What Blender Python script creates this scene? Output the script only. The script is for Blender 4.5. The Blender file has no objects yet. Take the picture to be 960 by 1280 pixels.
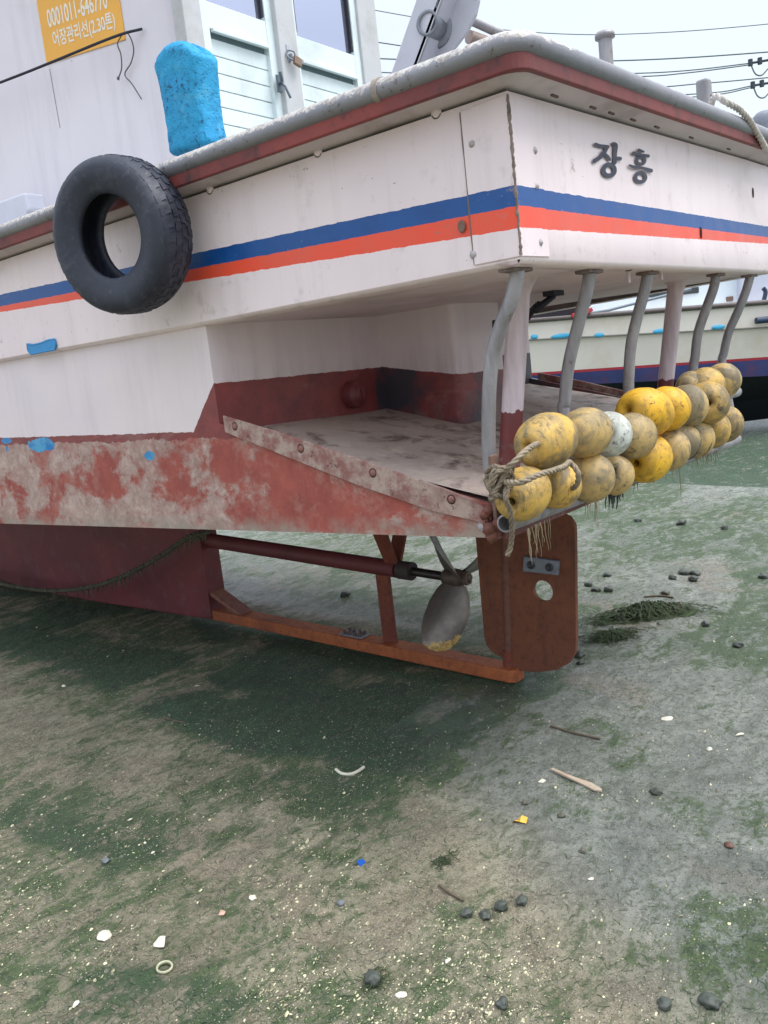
import bpy, bmesh, math, random
import numpy as np
from mathutils import Vector, Matrix, Euler
from math import radians, sin, cos, pi
random.seed(7)
S = bpy.context.scene
COL = S.collection
# ---------------------------------------------------------------- camera
# the boat lies along +Y (bow), its transom along X, the heel of its skeg at the origin; distances in metres
FPX = 1080.0
def _d(u, v): return Vector(((u-480)/FPX, -(v-640)/FPX, -1.0))
vX = _d(1330, 375).normalized()
vY = _d(480-(FPX*FPX+850*-265*1.0*(628-640)/(-265)*(-265)/(-265))/850, 628).normalized()
x2 = 480-(FPX*FPX+(375-640)*(628-640))/850.0
vY = _d(x2, 628).normalized()
vZ = vX.cross(vY)
RC = Matrix((vX, vY, vZ))
CAM = -(RC @ _d(640, 850))*4.0
cd = bpy.data.cameras.new('camera'); cam = bpy.data.objects.new('camera', cd); COL.objects.link(cam)
cam.matrix_world = Matrix.Translation(CAM) @ RC.to_4x4()
cd.sensor_fit = 'HORIZONTAL'; cd.sensor_width = 36; cd.lens = FPX/960*36
cd.clip_start = .05; cd.clip_end = 3000
S.camera = cam
# ---------------------------------------------------------------- sky, sun, exposure
W = bpy.data.worlds.new('World'); S.world = W; W.use_nodes = True
wn = W.node_tree; wn.nodes.clear()
SUN_EL, SUN_AZ = radians(60), radians(-62)     # azimuth measured from +X towards +Y: high, astern and to starboard
sky = wn.nodes.new('ShaderNodeTexSky'); sky.sky_type = 'NISHITA'; sky.sun_disc = False
sky.sun_elevation = SUN_EL; sky.sun_rotation = pi/2-SUN_AZ
sky.air_density = 1.0; sky.dust_density = 3.0; sky.ozone_density = 1.0
hs = wn.nodes.new('ShaderNodeHueSaturation'); hs.inputs['Saturation'].default_value = .32; hs.inputs['Value'].default_value = 1.0
tc = wn.nodes.new('ShaderNodeTexCoord'); mp = wn.nodes.new('ShaderNodeMapping'); mp.inputs['Scale'].default_value = (1, 1, 3.0)
cn = wn.nodes.new('ShaderNodeTexNoise'); cn.inputs['Scale'].default_value = 2.2; cn.inputs['Detail'].default_value = 6
cr = wn.nodes.new('ShaderNodeMapRange'); cr.inputs[1].default_value = .35; cr.inputs[2].default_value = .75; cr.inputs[3].default_value = .72; cr.inputs[4].default_value = .97
mx = wn.nodes.new('ShaderNodeMix'); mx.data_type = 'RGBA'; mx.inputs[7].default_value = (3.85, 4.3, 4.85, 1)
bg = wn.nodes.new('ShaderNodeBackground'); bg.inputs['Strength'].default_value = .12
wo = wn.nodes.new('ShaderNodeOutputWorld')
L = wn.links.new
L(sky.outputs[0], hs.inputs['Color']); L(tc.outputs['Generated'], mp.inputs[0]); L(mp.outputs[0], cn.inputs['Vector'])
L(cn.outputs[0], cr.inputs[0]); L(cr.outputs[0], mx.inputs[0]); L(hs.outputs[0], mx.inputs[6]); 
# an overcast sky is about twice as bright overhead as near the horizon
sx_ = wn.nodes.new('ShaderNodeSeparateXYZ'); zr = wn.nodes.new('ShaderNodeMapRange'); zr.inputs[1].default_value = .35; zr.inputs[2].default_value = .9; zr.inputs[3].default_value = 1.0; zr.inputs[4].default_value = 2.3
vm = wn.nodes.new('ShaderNodeVectorMath'); vm.operation = 'SCALE'
L(tc.outputs['Generated'], sx_.inputs[0]); L(sx_.outputs[2], zr.inputs[0]); L(mx.outputs[2], vm.inputs[0]); L(zr.outputs[0], vm.inputs[3]); L(vm.outputs[0], bg.inputs[0]); L(bg.outputs[0], wo.inputs[0])
sd = bpy.data.lights.new('sun', 'SUN'); sd.energy = 1.25; sd.angle = radians(32); sd.color = (1, .97, .92)
sun = bpy.data.objects.new('sun', sd); COL.objects.link(sun)
sv = Vector((cos(SUN_EL)*cos(SUN_AZ), cos(SUN_EL)*sin(SUN_AZ), sin(SUN_EL)))
sun.rotation_euler = sv.to_track_quat('Z', 'Y').to_euler(); sun.location = sv*20
S.view_settings.view_transform = 'Standard'; S.view_settings.look = 'None'
S.view_settings.exposure = 1.0; S.view_settings.gamma = 1.0; S.view_settings.use_curve_mapping = False
S.render.engine = 'CYCLES'; S.cycles.max_bounces = 6; S.cycles.use_denoising = True

# ---------------------------------------------------------------- helpers
def P(u, v, ax, val):
    r = RC @ _d(u, v); t = (val-CAM[ax])/r[ax]; return CAM + r*t
def sr(r, g, b):
    f = lambda c: (c/255/12.92) if c/255 <= .04045 else ((c/255+.055)/1.055)**2.4
    return (f(r), f(g), f(b), 1)
class N:
    """small node-tree writer"""
    def __init__(s, name):
        s.m = bpy.data.materials.new(name); s.m.use_nodes = True; s.t = s.m.node_tree; s.t.nodes.clear()
        s.o = s.t.nodes.new('ShaderNodeOutputMaterial'); s.b = s.t.nodes.new('ShaderNodeBsdfPrincipled')
        s.t.links.new(s.b.outputs[0], s.o.inputs[0]); s.c = s.t.nodes.new('ShaderNodeTexCoord')
        s.obj = s.c.outputs['Object']; s.pos = s.obj
    def inp(s, i, v):
        if isinstance(v, bpy.types.NodeSocket): s.t.links.new(v, i)
        elif v is not None: i.default_value = v
    def map(s, scale=(1, 1, 1), loc=(0, 0, 0), rot=(0, 0, 0), vec=None):
        n = s.t.nodes.new('ShaderNodeMapping'); s.inp(n.inputs[0], vec or s.obj)
        n.inputs[1].default_value = loc; n.inputs[2].default_value = rot; n.inputs[3].default_value = scale; return n.outputs[0]
    def noise(s, scale, detail=6, rough=.6, dist=0, vec=None):
        n = s.t.nodes.new('ShaderNodeTexNoise'); s.inp(n.inputs['Vector'], vec or s.obj)
        n.inputs['Scale'].default_value = scale; n.inputs['Detail'].default_value = detail
        n.inputs['Roughness'].default_value = rough; n.inputs['Distortion'].default_value = dist; return n.outputs[0]
    def vor(s, scale, vec=None, feature='F1', out=0, rnd=1):
        n = s.t.nodes.new('ShaderNodeTexVoronoi'); n.feature = feature; s.inp(n.inputs['Vector'], vec or s.obj)
        n.inputs['Scale'].default_value = scale; n.inputs['Randomness'].default_value = rnd; return n.outputs[out]
    def xyz(s, vec=None):
        n = s.t.nodes.new('ShaderNodeSeparateXYZ'); s.inp(n.inputs[0], vec or s.obj); return n.outputs
    def ramp(s, v, a, b, lo=0., hi=1.):
        n = s.t.nodes.new('ShaderNodeMapRange'); s.inp(n.inputs[0], v)
        for k, q in zip((1, 2, 3, 4), (a, b, lo, hi)): s.inp(n.inputs[k], q)
        return n.outputs[0]
    def ma(s, op, a, b=None, c=None):
        n = s.t.nodes.new('ShaderNodeMath'); n.operation = op; s.inp(n.inputs[0], a)
        if b is not None: s.inp(n.inputs[1], b)
        if c is not None: s.inp(n.inputs[2], c)
        return n.outputs[0]
    def mix(s, f, a, b):
        n = s.t.nodes.new('ShaderNodeMix'); n.data_type = 'RGBA'; s.inp(n.inputs[0], f); s.inp(n.inputs[6], a); s.inp(n.inputs[7], b); return n.outputs[2]
    def attr(s, name):
        n = s.t.nodes.new('ShaderNodeAttribute'); n.attribute_name = name; return n.outputs['Fac']
    def bump(s, h, strength=.3, dist=.01, prev=None):
        n = s.t.nodes.new('ShaderNodeBump'); n.inputs['Strength'].default_value = strength; n.inputs['Distance'].default_value = dist
        s.inp(n.inputs['Height'], h)
        if prev is not None: s.inp(n.inputs['Normal'], prev)
        return n.outputs[0]
    def done(s, col, rough=.5, bump=None, metal=0., spec=None):
        s.inp(s.b.inputs['Base Color'], col); s.inp(s.b.inputs['Roughness'], rough); s.inp(s.b.inputs['Metallic'], metal)
        if spec is not None: s.inp(s.b.inputs['Specular IOR Level'], spec)
        if bump is not None: s.inp(s.b.inputs['Normal'], bump)
        return s.m

class MB:
    def __init__(s): s.v = []; s.f = []; s.sm = []
    def add(s, vs, fs, smooth=False):
        o = len(s.v); s.v += [tuple(p) for p in vs]; s.f += [tuple(i+o for i in f) for f in fs]; s.sm += [smooth]*len(fs); return s
    def box(s, c, size, rot=None):
        c = Vector(c); hx, hy, hz = [q/2 for q in size]; vs = []
        for z in (-hz, hz):
            for x, y in ((-hx, -hy), (hx, -hy), (hx, hy), (-hx, hy)):
                p = Vector((x, y, z)); 
                if rot is not None: p = rot @ p
                vs.append(c+p)
        return s.add(vs, [(0, 3, 2, 1), (4, 5, 6, 7), (0, 1, 5, 4), (1, 2, 6, 5), (2, 3, 7, 6), (3, 0, 4, 7)])
    def prism(s, pts, off):
        pts = [Vector(p) for p in pts]; off = Vector(off); n = len(pts)
        s.add(pts+[p+off for p in pts], [tuple(range(n-1, -1, -1)), tuple(range(n, 2*n))]+[(i, (i+1) % n, n+(i+1) % n, n+i) for i in range(n)]); return s
    def tube(s, pts, r, n=12, caps=True, smooth=True, closed=False):
        pts = [Vector(p) for p in pts]; m = len(pts); rs = r if isinstance(r, (list, tuple)) else [r]*m
        up = None; vs = []; fs = []
        for i, p in enumerate(pts):
            if closed: t = (pts[(i+1) % m]-pts[i-1]).normalized()
            else: t = (pts[min(i+1, m-1)]-pts[max(i-1, 0)]).normalized()
            if up is None:
                up = t.orthogonal().normalized()
            up = (up-t*up.dot(t)); up = up.normalized() if up.length > 1e-6 else t.orthogonal().normalized()
            sd_ = t.cross(up)
            for k in range(n):
                a = 2*pi*k/n; vs.append(p+(up*cos(a)+sd_*sin(a))*rs[i])
        for i in range(m-1 if not closed else m):
            j = (i+1) % m
            for k in range(n): fs.append((i*n+k, i*n+(k+1) % n, j*n+(k+1) % n, j*n+k))
        s.add(vs, fs, smooth)
        if caps and not closed:
            s.add(vs[:n], [tuple(range(n-1, -1, -1))]); s.add(vs[-n:], [tuple(range(n))])
        return s
    def lathe(s, prof, mat, n=32, smooth=True, closed=False):
        vs = []; fs = []; m = len(prof)
        for (r, z) in prof:
            for k in range(n): a = 2*pi*k/n; vs.append(mat @ Vector((r*cos(a), r*sin(a), z)))
        for i in range(m if closed else m-1):
            j = (i+1) % m
            for k in range(n): fs.append((i*n+k, i*n+(k+1) % n, j*n+(k+1) % n, j*n+k))
        return s.add(vs, fs, smooth)
    def grid(s, rows, smooth=True, flip=False):
        n = len(rows[0]); vs = [p for r in rows for p in r]; fs = []
        for i in range(len(rows)-1):
            for j in range(n-1):
                q = (i*n+j, i*n+j+1, (i+1)*n+j+1, (i+1)*n+j); fs.append(q[::-1] if flip else q)
        return s.add(vs, fs, smooth)
    def build(s, name, mat, parent=None, merge=0, bevel=0, bseg=2, subsurf=0):
        me = bpy.data.meshes.new(name); me.from_pydata([tuple(v) for v in s.v], [], s.f)
        me.polygons.foreach_set('use_smooth', s.sm); me.update()
        if merge or bevel:
            bm = bmesh.new(); bm.from_mesh(me)
            if merge: bmesh.ops.remove_doubles(bm, verts=bm.verts, dist=merge)
            bmesh.ops.recalc_face_normals(bm, faces=bm.faces); bm.to_mesh(me); bm.free()
        o = bpy.data.objects.new(name, me); COL.objects.link(o); me.materials.append(mat)
        if bevel:
            b = o.modifiers.new('bevel', 'BEVEL'); b.width = bevel; b.segments = bseg; b.limit_method = 'ANGLE'; b.angle_limit = radians(35)
        if subsurf:
            b = o.modifiers.new('sub', 'SUBSURF'); b.levels = b.render_levels = subsurf
        if parent is not None: attach(o, parent)
        return o
def attach(o, parent):
    """parent without moving: the root sits somewhere with identity rotation"""
    o.parent = parent
    wl = Vector((0, 0, 0)); q = parent
    while q is not None: wl += q.location; q = q.parent
    for v in o.data.vertices: v.co -= wl
def tag(o, label=None, cat=None, group=None, kind=None):
    if label: o['label'] = label
    if cat: o['category'] = cat
    if group: o['group'] = group
    if kind: o['kind'] = kind
    return o
def recenter(o):
    """put a single-mesh thing's origin at its own base"""
    co = np.array([v.co for v in o.data.vertices]); c = (co.min(0)+co.max(0))/2; c[2] = co[:, 2].min()
    o.data.transform(Matrix.Translation(-Vector(c))); o.location = c; return o
def empty(name, loc=(0, 0, 0)):
    o = bpy.data.objects.new(name, None); o.empty_display_size = .1; COL.objects.link(o); o.location = loc; return o
def smooth_path(pts, n=8):
    pts = [Vector(p) for p in pts]; q = [pts[0]*2-pts[1]]+pts+[pts[-1]*2-pts[-2]]; out = []
    for i in range(1, len(q)-2):
        for k in range(n):
            t = k/n; a, b, c, d = q[i-1:i+3]
            out.append(.5*((2*b)+(-a+c)*t+(2*a-5*b+4*c-d)*t*t+(-a+3*b-3*c+d)*t**3))
    out.append(pts[-1]); return out
def rope_mb(mb, pts, r, pitch=None, step=None, strands=3):
    """three twisted strands along a smooth path"""
    pts = smooth_path(pts, 10); pitch = pitch or r*7; step = step or r*.9
    # resample
    out = [pts[0]]; acc = 0
    for a, b in zip(pts, pts[1:]):
        l = (b-a).length
        while acc+l >= step and l > 1e-7:
            a = a+(b-a)*((step-acc)/l); out.append(a.copy()); l = (b-a).length; acc = 0
        acc += l
    m = len(out)
    if m < 3: return mb
    up = None; frames = []
    for i in range(m):
        t = (out[min(i+1, m-1)]-out[max(i-1, 0)]).normalized()
        up = t.orthogonal().normalized() if up is None else (up-t*up.dot(t)).normalized()
        frames.append((up.copy(), t.cross(up)))
    for k in range(strands):
        mb.tube([out[i]+(frames[i][0]*cos(i*step/pitch*2*pi+k*2*pi/strands)+frames[i][1]*sin(i*step/pitch*2*pi+k*2*pi/strands))*r*.5 for i in range(m)], r*.56, 6)
    return mb
# numpy noise -------------------------------------------------------------
_rng = np.random.RandomState(3); _T = _rng.rand(256, 256)
def vnoise(x, y):
    xi = np.floor(x).astype(int); yi = np.floor(y).astype(int); fx = x-xi; fy = y-yi
    fx = fx*fx*(3-2*fx); fy = fy*fy*(3-2*fy); g = lambda a, b: _T[a % 256, b % 256]
    return (g(xi, yi)*(1-fx)+g(xi+1, yi)*fx)*(1-fy)+(g(xi, yi+1)*(1-fx)+g(xi+1, yi+1)*fx)*fy
def fbm(x, y, s, o=4, seed=0, rough=.5):
    r = 0; a = 1; t = 0
    x = np.asarray(x, float); y = np.asarray(y, float)
    for k in range(o): r = r+a*vnoise(x*s+seed*17.3+k*5.1, y*s+seed*7.7+k*3.3); t += a; a *= rough; s *= 2.03
    return r/t
def sst(v, a, b): t = np.clip((v-a)/(b-a), 0, 1); return t*t*(3-2*t)

# ---------------------------------------------------------------- materials
def m_hull(transom):
    n = N('hull_paint_transom' if transom else 'hull_paint_side'); x, y, z = n.xyz()
    wob = n.ramp(n.noise(26, 3), 0, 1, -.004, .004); zz = n.ma('ADD', z, wob)
    if transom:
        p = n.ma('ADD', x, 1.2); top = n.ma('MULTIPLY_ADD', p, .022, 1.89); mid = n.ma('MULTIPLY_ADD', p, .022, 1.84); bot = n.ma('MULTIPLY_ADD', p, .032, 1.785)
    else:
        p = n.ma('ADD', y, .88); top = n.ma('MULTIPLY_ADD', p, .0375, 1.89); mid = n.ma('MULTIPLY_ADD', p, .0385, 1.838); bot = n.ma('MULTIPLY_ADD', p, .051, 1.782)
    ab = lambda lim: n.ma('GREATER_THAN', zz, lim)
    big = n.noise(1.3, 4); fine = n.noise(9, 8, .65)
    strk = n.noise(1, 5, .7, vec=n.map((14, 14, 1.2)))
    white = n.mix(n.ramp(big, .3, .75), sr(238, 222, 222), sr(226, 209, 213))
    white = n.mix(n.ma('MULTIPLY', n.ramp(strk, .5, .8), .25), white, sr(172, 156, 150))
    white = n.mix(n.ma('MULTIPLY', n.ramp(fine, .58, .8), .5), white, sr(160, 148, 148))
    blue = n.mix(n.ramp(fine, .3, .7), sr(12, 68, 134), sr(20, 82, 150))
    red = n.mix(n.ramp(n.noise(5, 5), .35, .7), sr(238, 78, 48), sr(222, 88, 66))
    faint = n.ma('MULTIPLY', n.ramp(n.noise(14, 8, .7, vec=n.map((1, 1, 2))), .66, .72), n.ramp(big, .4, .6))
    red = n.mix(faint, red, sr(226, 170, 150))
    c = n.mix(ab(bot), white, red); c = n.mix(ab(mid), c, blue); c = n.mix(ab(top), c, white)
    # hairline of bare white between the bands, chips, scratches
    chip = n.ma('MULTIPLY', n.ramp(n.noise(38, 5, .7), .685, .70), n.ramp(n.noise(3, 2), .5, .6))
    c = n.mix(chip, c, sr(150, 138, 132))
    dots = n.ma('MULTIPLY', n.ramp(n.vor(24), .05, .035), n.ramp(n.noise(3.1, 2, .5), .52, .56))
    c = n.mix(dots, c, sr(92, 66, 58)); scr_ = n.ma('MULTIPLY', n.ramp(n.noise(1, 6, .75, .4, vec=n.map((7, 7, 60))), .665, .69), n.ramp(n.noise(2.3, 3), .48, .56)); c = n.mix(scr_, c, sr(138, 116, 110))
    scf = n.ma('MULTIPLY', n.ramp(n.noise(11, 9, .8), .60, .66), n.ramp(n.noise(1.9, 3), .5, .6, 0, .8)); c = n.mix(scf, c, sr(166, 146, 142))
    stain = n.ma('MULTIPLY', n.ramp(n.noise(4.5, 6, .7), .58, .75), n.ramp(z, 1.86, 1.72, 0, .7))
    c = n.mix(stain, c, sr(150, 138, 130))
    h = n.ma('ADD', n.ma('MULTIPLY', n.noise(2.0, 2), 1.5), n.ma('MULTIPLY', n.noise(60, 4), .05))
    return n.done(c, n.ramp(fine, .3, .8, .32, .5), n.bump(h, .35, .02))
M_side, M_transom = m_hull(False), m_hull(True)
def m_under():
    n = N('lower_hull_paint'); x, y, z = n.xyz()
    a = n.ma('MULTIPLY_ADD', n.ma('MINIMUM', y, .42), .17, 1.42); f = n.ramp(y, .40, .55)
    far = n.ma('MULTIPLY_ADD', y, .03, 1.305)
    bnd = n.ma('ADD', n.ma('MULTIPLY', a, n.ma('SUBTRACT', 1, f)), n.ma('MULTIPLY', far, f))
    zz = n.ma('ADD', z, n.ramp(n.noise(18, 5, .7), 0, 1, -.008, .008)); wmask = n.ma('GREATER_THAN', zz, bnd)
    big = n.noise(1.5, 4); fine = n.noise(12, 8, .7); patch = n.noise(3.6, 9, .62, .3, vec=n.map((1, 1, 1.5)))
    strk = n.noise(1, 6, .7, vec=n.map((9, 9, .9)))
    white = n.mix(n.ramp(big, .3, .7), sr(232, 218, 218), sr(220, 206, 212))
    white = n.mix(n.ma('MULTIPLY', n.ramp(strk, .5, .8), .22), white, sr(160, 140, 142))
    white = n.mix(n.ma('MULTIPLY', n.ma('MULTIPLY', n.ma('LESS_THAN', y, .41), n.ramp(z, 1.56, 1.46)), n.ramp(strk, .4, .7, 0, .45)), white, sr(150, 132, 136))
    red = n.mix(n.ramp(fine, .35, .65), sr(140, 62, 60), sr(112, 50, 52)); red = n.mix(n.ma('MULTIPLY', n.ramp(patch, .54, .64), .5), red, sr(150, 104, 102))
    worn = n.mix(n.ramp(fine, .3, .7), sr(168, 86, 74), sr(138, 66, 60)); worn = n.mix(n.ma('MULTIPLY', n.ramp(n.noise(7, 9, .75), .5, .62), .6), worn, sr(170, 124, 112))
    scab = n.mix(n.ramp(n.noise(15, 10, .8, .5), .38, .62), sr(150, 120, 112), sr(192, 168, 158)); scab = n.mix(n.ramp(n.noise(5, 8, .75, vec=n.map((1, .6, 2))), .5, .66, 0, .65), scab, sr(160, 104, 96))
    scab = n.mix(n.ramp(n.noise(48, 8, .85), .57, .63, 0, .8), scab, sr(104, 78, 72))
    side = n.ma('MULTIPLY', n.ma('LESS_THAN', n.ma('ADD', x, 0), -1.1), n.ma('LESS_THAN', n.ma('ADD', zz, n.ramp(n.noise(9, 6, .7), 0, 1, -.03, .03)), n.ma('MULTIPLY_ADD', y, .022, 1.285)))
    fore = n.ramp(y, .0, 1.5, .085, .005)
    thr = n.ma('ADD', .465, fore)
    patch = n.ma('ADD', patch, n.ma('MULTIPLY', n.ma('SUBTRACT', n.noise(26, 8, .8), .5), .22)); sc = n.ramp(n.ma('SUBTRACT', patch, thr), -.035, .045)
    c2 = n.mix(sc, worn, scab)
    edge = n.ma('MULTIPLY', n.ramp(z, 1.01, .955), n.ramp(n.noise(8, 6, .7), .4, .6)); c2 = n.mix(edge, c2, sr(150, 138, 126))
    c = n.mix(side, red, c2)
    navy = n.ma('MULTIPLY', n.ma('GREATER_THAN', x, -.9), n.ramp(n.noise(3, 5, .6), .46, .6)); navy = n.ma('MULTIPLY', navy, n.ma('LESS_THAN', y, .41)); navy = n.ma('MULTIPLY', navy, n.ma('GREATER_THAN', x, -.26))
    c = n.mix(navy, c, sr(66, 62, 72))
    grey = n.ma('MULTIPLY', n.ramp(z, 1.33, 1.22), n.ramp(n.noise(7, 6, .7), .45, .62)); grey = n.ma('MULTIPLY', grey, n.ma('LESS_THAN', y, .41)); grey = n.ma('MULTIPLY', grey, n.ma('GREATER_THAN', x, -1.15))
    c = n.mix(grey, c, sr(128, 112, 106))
    # stray blue paint touches on the red band
    nz_ = n.ma('MULTIPLY', n.ma('SUBTRACT', n.noise(16, 7, .75), .5), 2.4)
    for u, v, ry_, rz_ in ((52, 556, .115, .034), (187, 570, .035, .018), (8, 551, .05, .016)):
        q = P(u, v, 0, -1.19); a1 = n.ma('DIVIDE', n.ma('SUBTRACT', y, q.y), ry_); a2 = n.ma('DIVIDE', n.ma('SUBTRACT', z, q.z), rz_)
        d2 = n.ma('ADD', n.ma('ADD', n.ma('MULTIPLY', a1, a1), n.ma('MULTIPLY', a2, a2)), nz_); m_ = n.ma('MULTIPLY', n.ma('LESS_THAN', d2, .9), n.ma('LESS_THAN', x, -1.1))
        c = n.mix(m_, c, n.mix(n.ramp(fine, .4, .6), sr(40, 120, 182), sr(86, 160, 200)))
    bl = n.ma('MULTIPLY', n.ramp(n.noise(9, 5, .6), .63, .65), n.ma('MULTIPLY', n.ma('GREATER_THAN', z, 1.24), n.ma('LESS_THAN', z, 1.335)))
    bl = n.ma('MULTIPLY', bl, n.ma('MULTIPLY', n.ma('GREATER_THAN', y, 1.2), n.ma('LESS_THAN', x, -1.1)))
    c = n.mix(bl, c, sr(52, 128, 186))
    c = n.mix(wmask, c, white)
    h = n.ma('ADD', n.ma('MULTIPLY', n.noise(2.2, 2), 1.2), n.ma('MULTIPLY', n.ma('MULTIPLY', fine, side), .35))
    h = n.ma('ADD', h, n.ma('MULTIPLY', n.ma('MULTIPLY', sc, side), .12))
    return n.done(c, n.mix(side, (.45, .45, .45, 1), (.75, .75, .75, 1)), n.bump(h, .6, .015))
M_lower = m_under()
def m_red(name='antifoul_red', a=(112, 48, 50), b=(84, 36, 40), dirt=(110, 96, 90), amt=.5):
    n = N(name); f = n.noise(11, 8, .7); g = n.noise(2.5, 5)
    c = n.mix(n.ramp(g, .3, .7), sr(*a), sr(*b)); c = n.mix(n.ma('MULTIPLY', n.ramp(f, .52, .72), amt), c, sr(*dirt))
    return n.done(c, .6, n.bump(f, .4, .006))
M_red = m_red(); M_keel = m_red('keel_red', (126, 54, 56), (98, 42, 48), (120, 92, 96), .4)
def m_rust(name, a, b, c_, rough=.75):
    n = N(name); g = n.noise(3.2, 6, .65); f = n.noise(34, 8, .75)
    c = n.mix(n.ramp(g, .32, .68), sr(*a), sr(*b)); c = n.mix(n.ma('MULTIPLY', n.ramp(f, .5, .7), .75), c, sr(*c_))
    st = n.noise(1, 5, .7, vec=n.map((18, 18, 1.5))); c = n.mix(n.ma('MULTIPLY', n.ramp(st, .5, .75), .4), c, sr(*c_))
    return n.done(c, n.ramp(f, .3, .7, rough-.15, rough+.1), n.bump(n.ma('ADD', f, n.ma('MULTIPLY', n.noise(120, 4), .4)), .5, .004))
M_rudder = m_rust('rudder_rust', (128, 74, 50), (104, 60, 44), (76, 48, 40))
M_skeg = m_rust('skeg_orange_rust', (184, 104, 56), (140, 76, 50), (104, 52, 40))
M_bracket = m_rust('bracket_rust_red', (112, 52, 44), (136, 74, 50), (84, 40, 38))
M_bar = None
def m_strip():
    n = N('bolted_strip'); f = n.noise(14, 9, .72); g = n.noise(4, 6)
    c = n.mix(n.ramp(f, .42, .58), sr(138, 92, 86), sr(170, 148, 138)); c = n.mix(n.ramp(n.noise(30, 6, .8), .57, .66), c, sr(92, 58, 52))
    c = n.mix(n.ma('MULTIPLY', n.ramp(g, .56, .66), .8), c, sr(120, 84, 78))
    return n.done(c, .7, n.bump(f, .6, .006))
M_strip = m_strip()
def m_floor():
    n = N('platform_floor'); f = n.noise(10, 9, .72); g = n.noise(2.2, 6, .6); k = n.noise(5, 7, .7, .5)
    c = n.mix(n.ramp(g, .3, .7), sr(188, 172, 162), sr(154, 138, 130)); c = n.mix(n.ramp(k, .5, .64), c, sr(92, 76, 70)); c = n.mix(n.ma('MULTIPLY', n.ramp(f, .52, .66), .8), c, sr(190, 174, 160))
    return n.done(c, n.ramp(g, .3, .7, .45, .8), n.bump(f, .5, .008))
M_floor = m_floor()
def m_simple(name, col, rough=.5, var=.12, scale=12, metal=0, bmp=.15, dirt=None, damt=.5):
    n = N(name); f = n.noise(scale, 7, .65); a = tuple(max(0, q*(1-var)) for q in col); b = tuple(min(1, q*(1+var)) for q in col)
    c = n.mix(n.ramp(f, .3, .7), a[:3]+(1,), b[:3]+(1,))
    if dirt: c = n.mix(n.ma('MULTIPLY', n.ramp(n.noise(scale*.6, 8, .7), .5, .68), damt), c, dirt)
    return n.done(c, n.ramp(f, .3, .7, max(.05, rough-.08), min(1, rough+.08)), n.bump(f, bmp, .005) if bmp else None, metal)
def m_steel():
    n = N('galvanised_pipe'); f = n.noise(22, 8, .7); g = n.noise(5, 5); st = n.noise(1, 4, .6, vec=n.map((30, 30, 3)))
    c = n.mix(n.ramp(g, .3, .7), sr(168, 164, 168), sr(136, 134, 138)); c = n.mix(n.ma('MULTIPLY', n.ramp(st, .45, .7), .6), c, sr(112, 106, 106)); c = n.mix(n.ma('MULTIPLY', n.ramp(f, .6, .68), .6), c, sr(104, 82, 70))
    return n.done(c, n.ramp(f, .3, .7, .42, .62), n.bump(f, .25, .003), .35)
M_steel = m_steel()
def m_rail():
    n = N('rail_pipe_worn_paint'); geo = n.t.nodes.new('ShaderNodeNewGeometry'); gx, gy, gz_ = n.xyz(geo.outputs['Normal'])
    f = n.noise(24, 10, .8, .3); g = n.noise(1.7, 4)
    up = n.ma('MULTIPLY', n.ramp(n.ma('ADD', n.ma('MULTIPLY', gz_, .28), n.ma('ADD', f, n.ramp(n.xyz()[0], -1.25, -.9, .05, -.12))), .625, .655), 1)
    st = n.mix(n.ramp(g, .3, .7), sr(150, 148, 154), sr(118, 118, 124)); c = n.mix(up, st, n.mix(n.ramp(n.noise(60, 6, .8), .4, .62), sr(206, 200, 196), sr(140, 128, 122)))
    c = n.mix(n.ramp(n.noise(26, 8, .8), .58, .64), c, sr(98, 78, 66))
    return n.done(c, n.ramp(f, .3, .7, .35, .6), n.bump(f, .5, .004), n.ramp(up, 0, 1, .4, 0))
M_rail = m_rail()
M_redstrip = m_red('rub_strip_red', (138, 58, 52), (92, 42, 44), (60, 40, 42), 1.0)
M_white = m_simple('white_paint', sr(205, 200, 206), .45, .05, 3, dirt=sr(170, 160, 158), damt=.5)
M_postw = None
def m_post():
    n = N('post_paint'); x, y, z = n.xyz(); f = n.noise(12, 8, .7)
    w = n.mix(n.ramp(n.noise(1, 5, .7, vec=n.map((16, 16, 2))), .4, .75), sr(216, 200, 206), sr(170, 152, 156))
    r = n.mix(n.ramp(f, .4, .6), sr(118, 48, 48), sr(98, 52, 52)); r = n.mix(n.ramp(z, 1.2, 1.08), r, n.mix(n.ramp(f, .5, .56), sr(112, 56, 54), sr(150, 130, 124)))
    c = n.mix(n.ma('GREATER_THAN', n.ma('ADD', z, n.ramp(n.noise(28, 4), 0, 1, -.02, .02)), 1.285), r, w)
    return n.done(c, .5, n.bump(f, .2, .004))
M_post = m_post()
def m_cabin():
    n = N('cabin_white'); g = n.noise(1.3, 4); s_ = n.noise(1, 6, .7, vec=n.map((10, 10, .8)))
    c = n.mix(n.ramp(g, .3, .7), sr(230, 222, 230), sr(220, 213, 222)); c = n.mix(n.ma('MULTIPLY', n.ramp(s_, .5, .78), .35), c, sr(176, 166, 170))
    c = n.mix(n.ma('MULTIPLY', n.ramp(n.vor(9), .03, .02), .8), c, sr(120, 108, 106))
    return n.done(c, .42, n.bump(n.noise(2, 2), .3, .02))
M_cabin = m_cabin()
M_door = m_simple('door_cream', sr(220, 230, 232), .4, .04, 5, dirt=sr(170, 176, 172), damt=.4, bmp=.05)
M_groove = m_simple('door_groove', sr(120, 138, 142), .6)
M_glass = (lambda n: n.done(sr(186, 190, 212), .05, None, .8, 1.0))(N('window_glass'))
M_black = m_simple('black_rubber', sr(34, 36, 48), .62, .2, 9, bmp=.2, dirt=sr(58, 58, 70), damt=.5)
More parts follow.
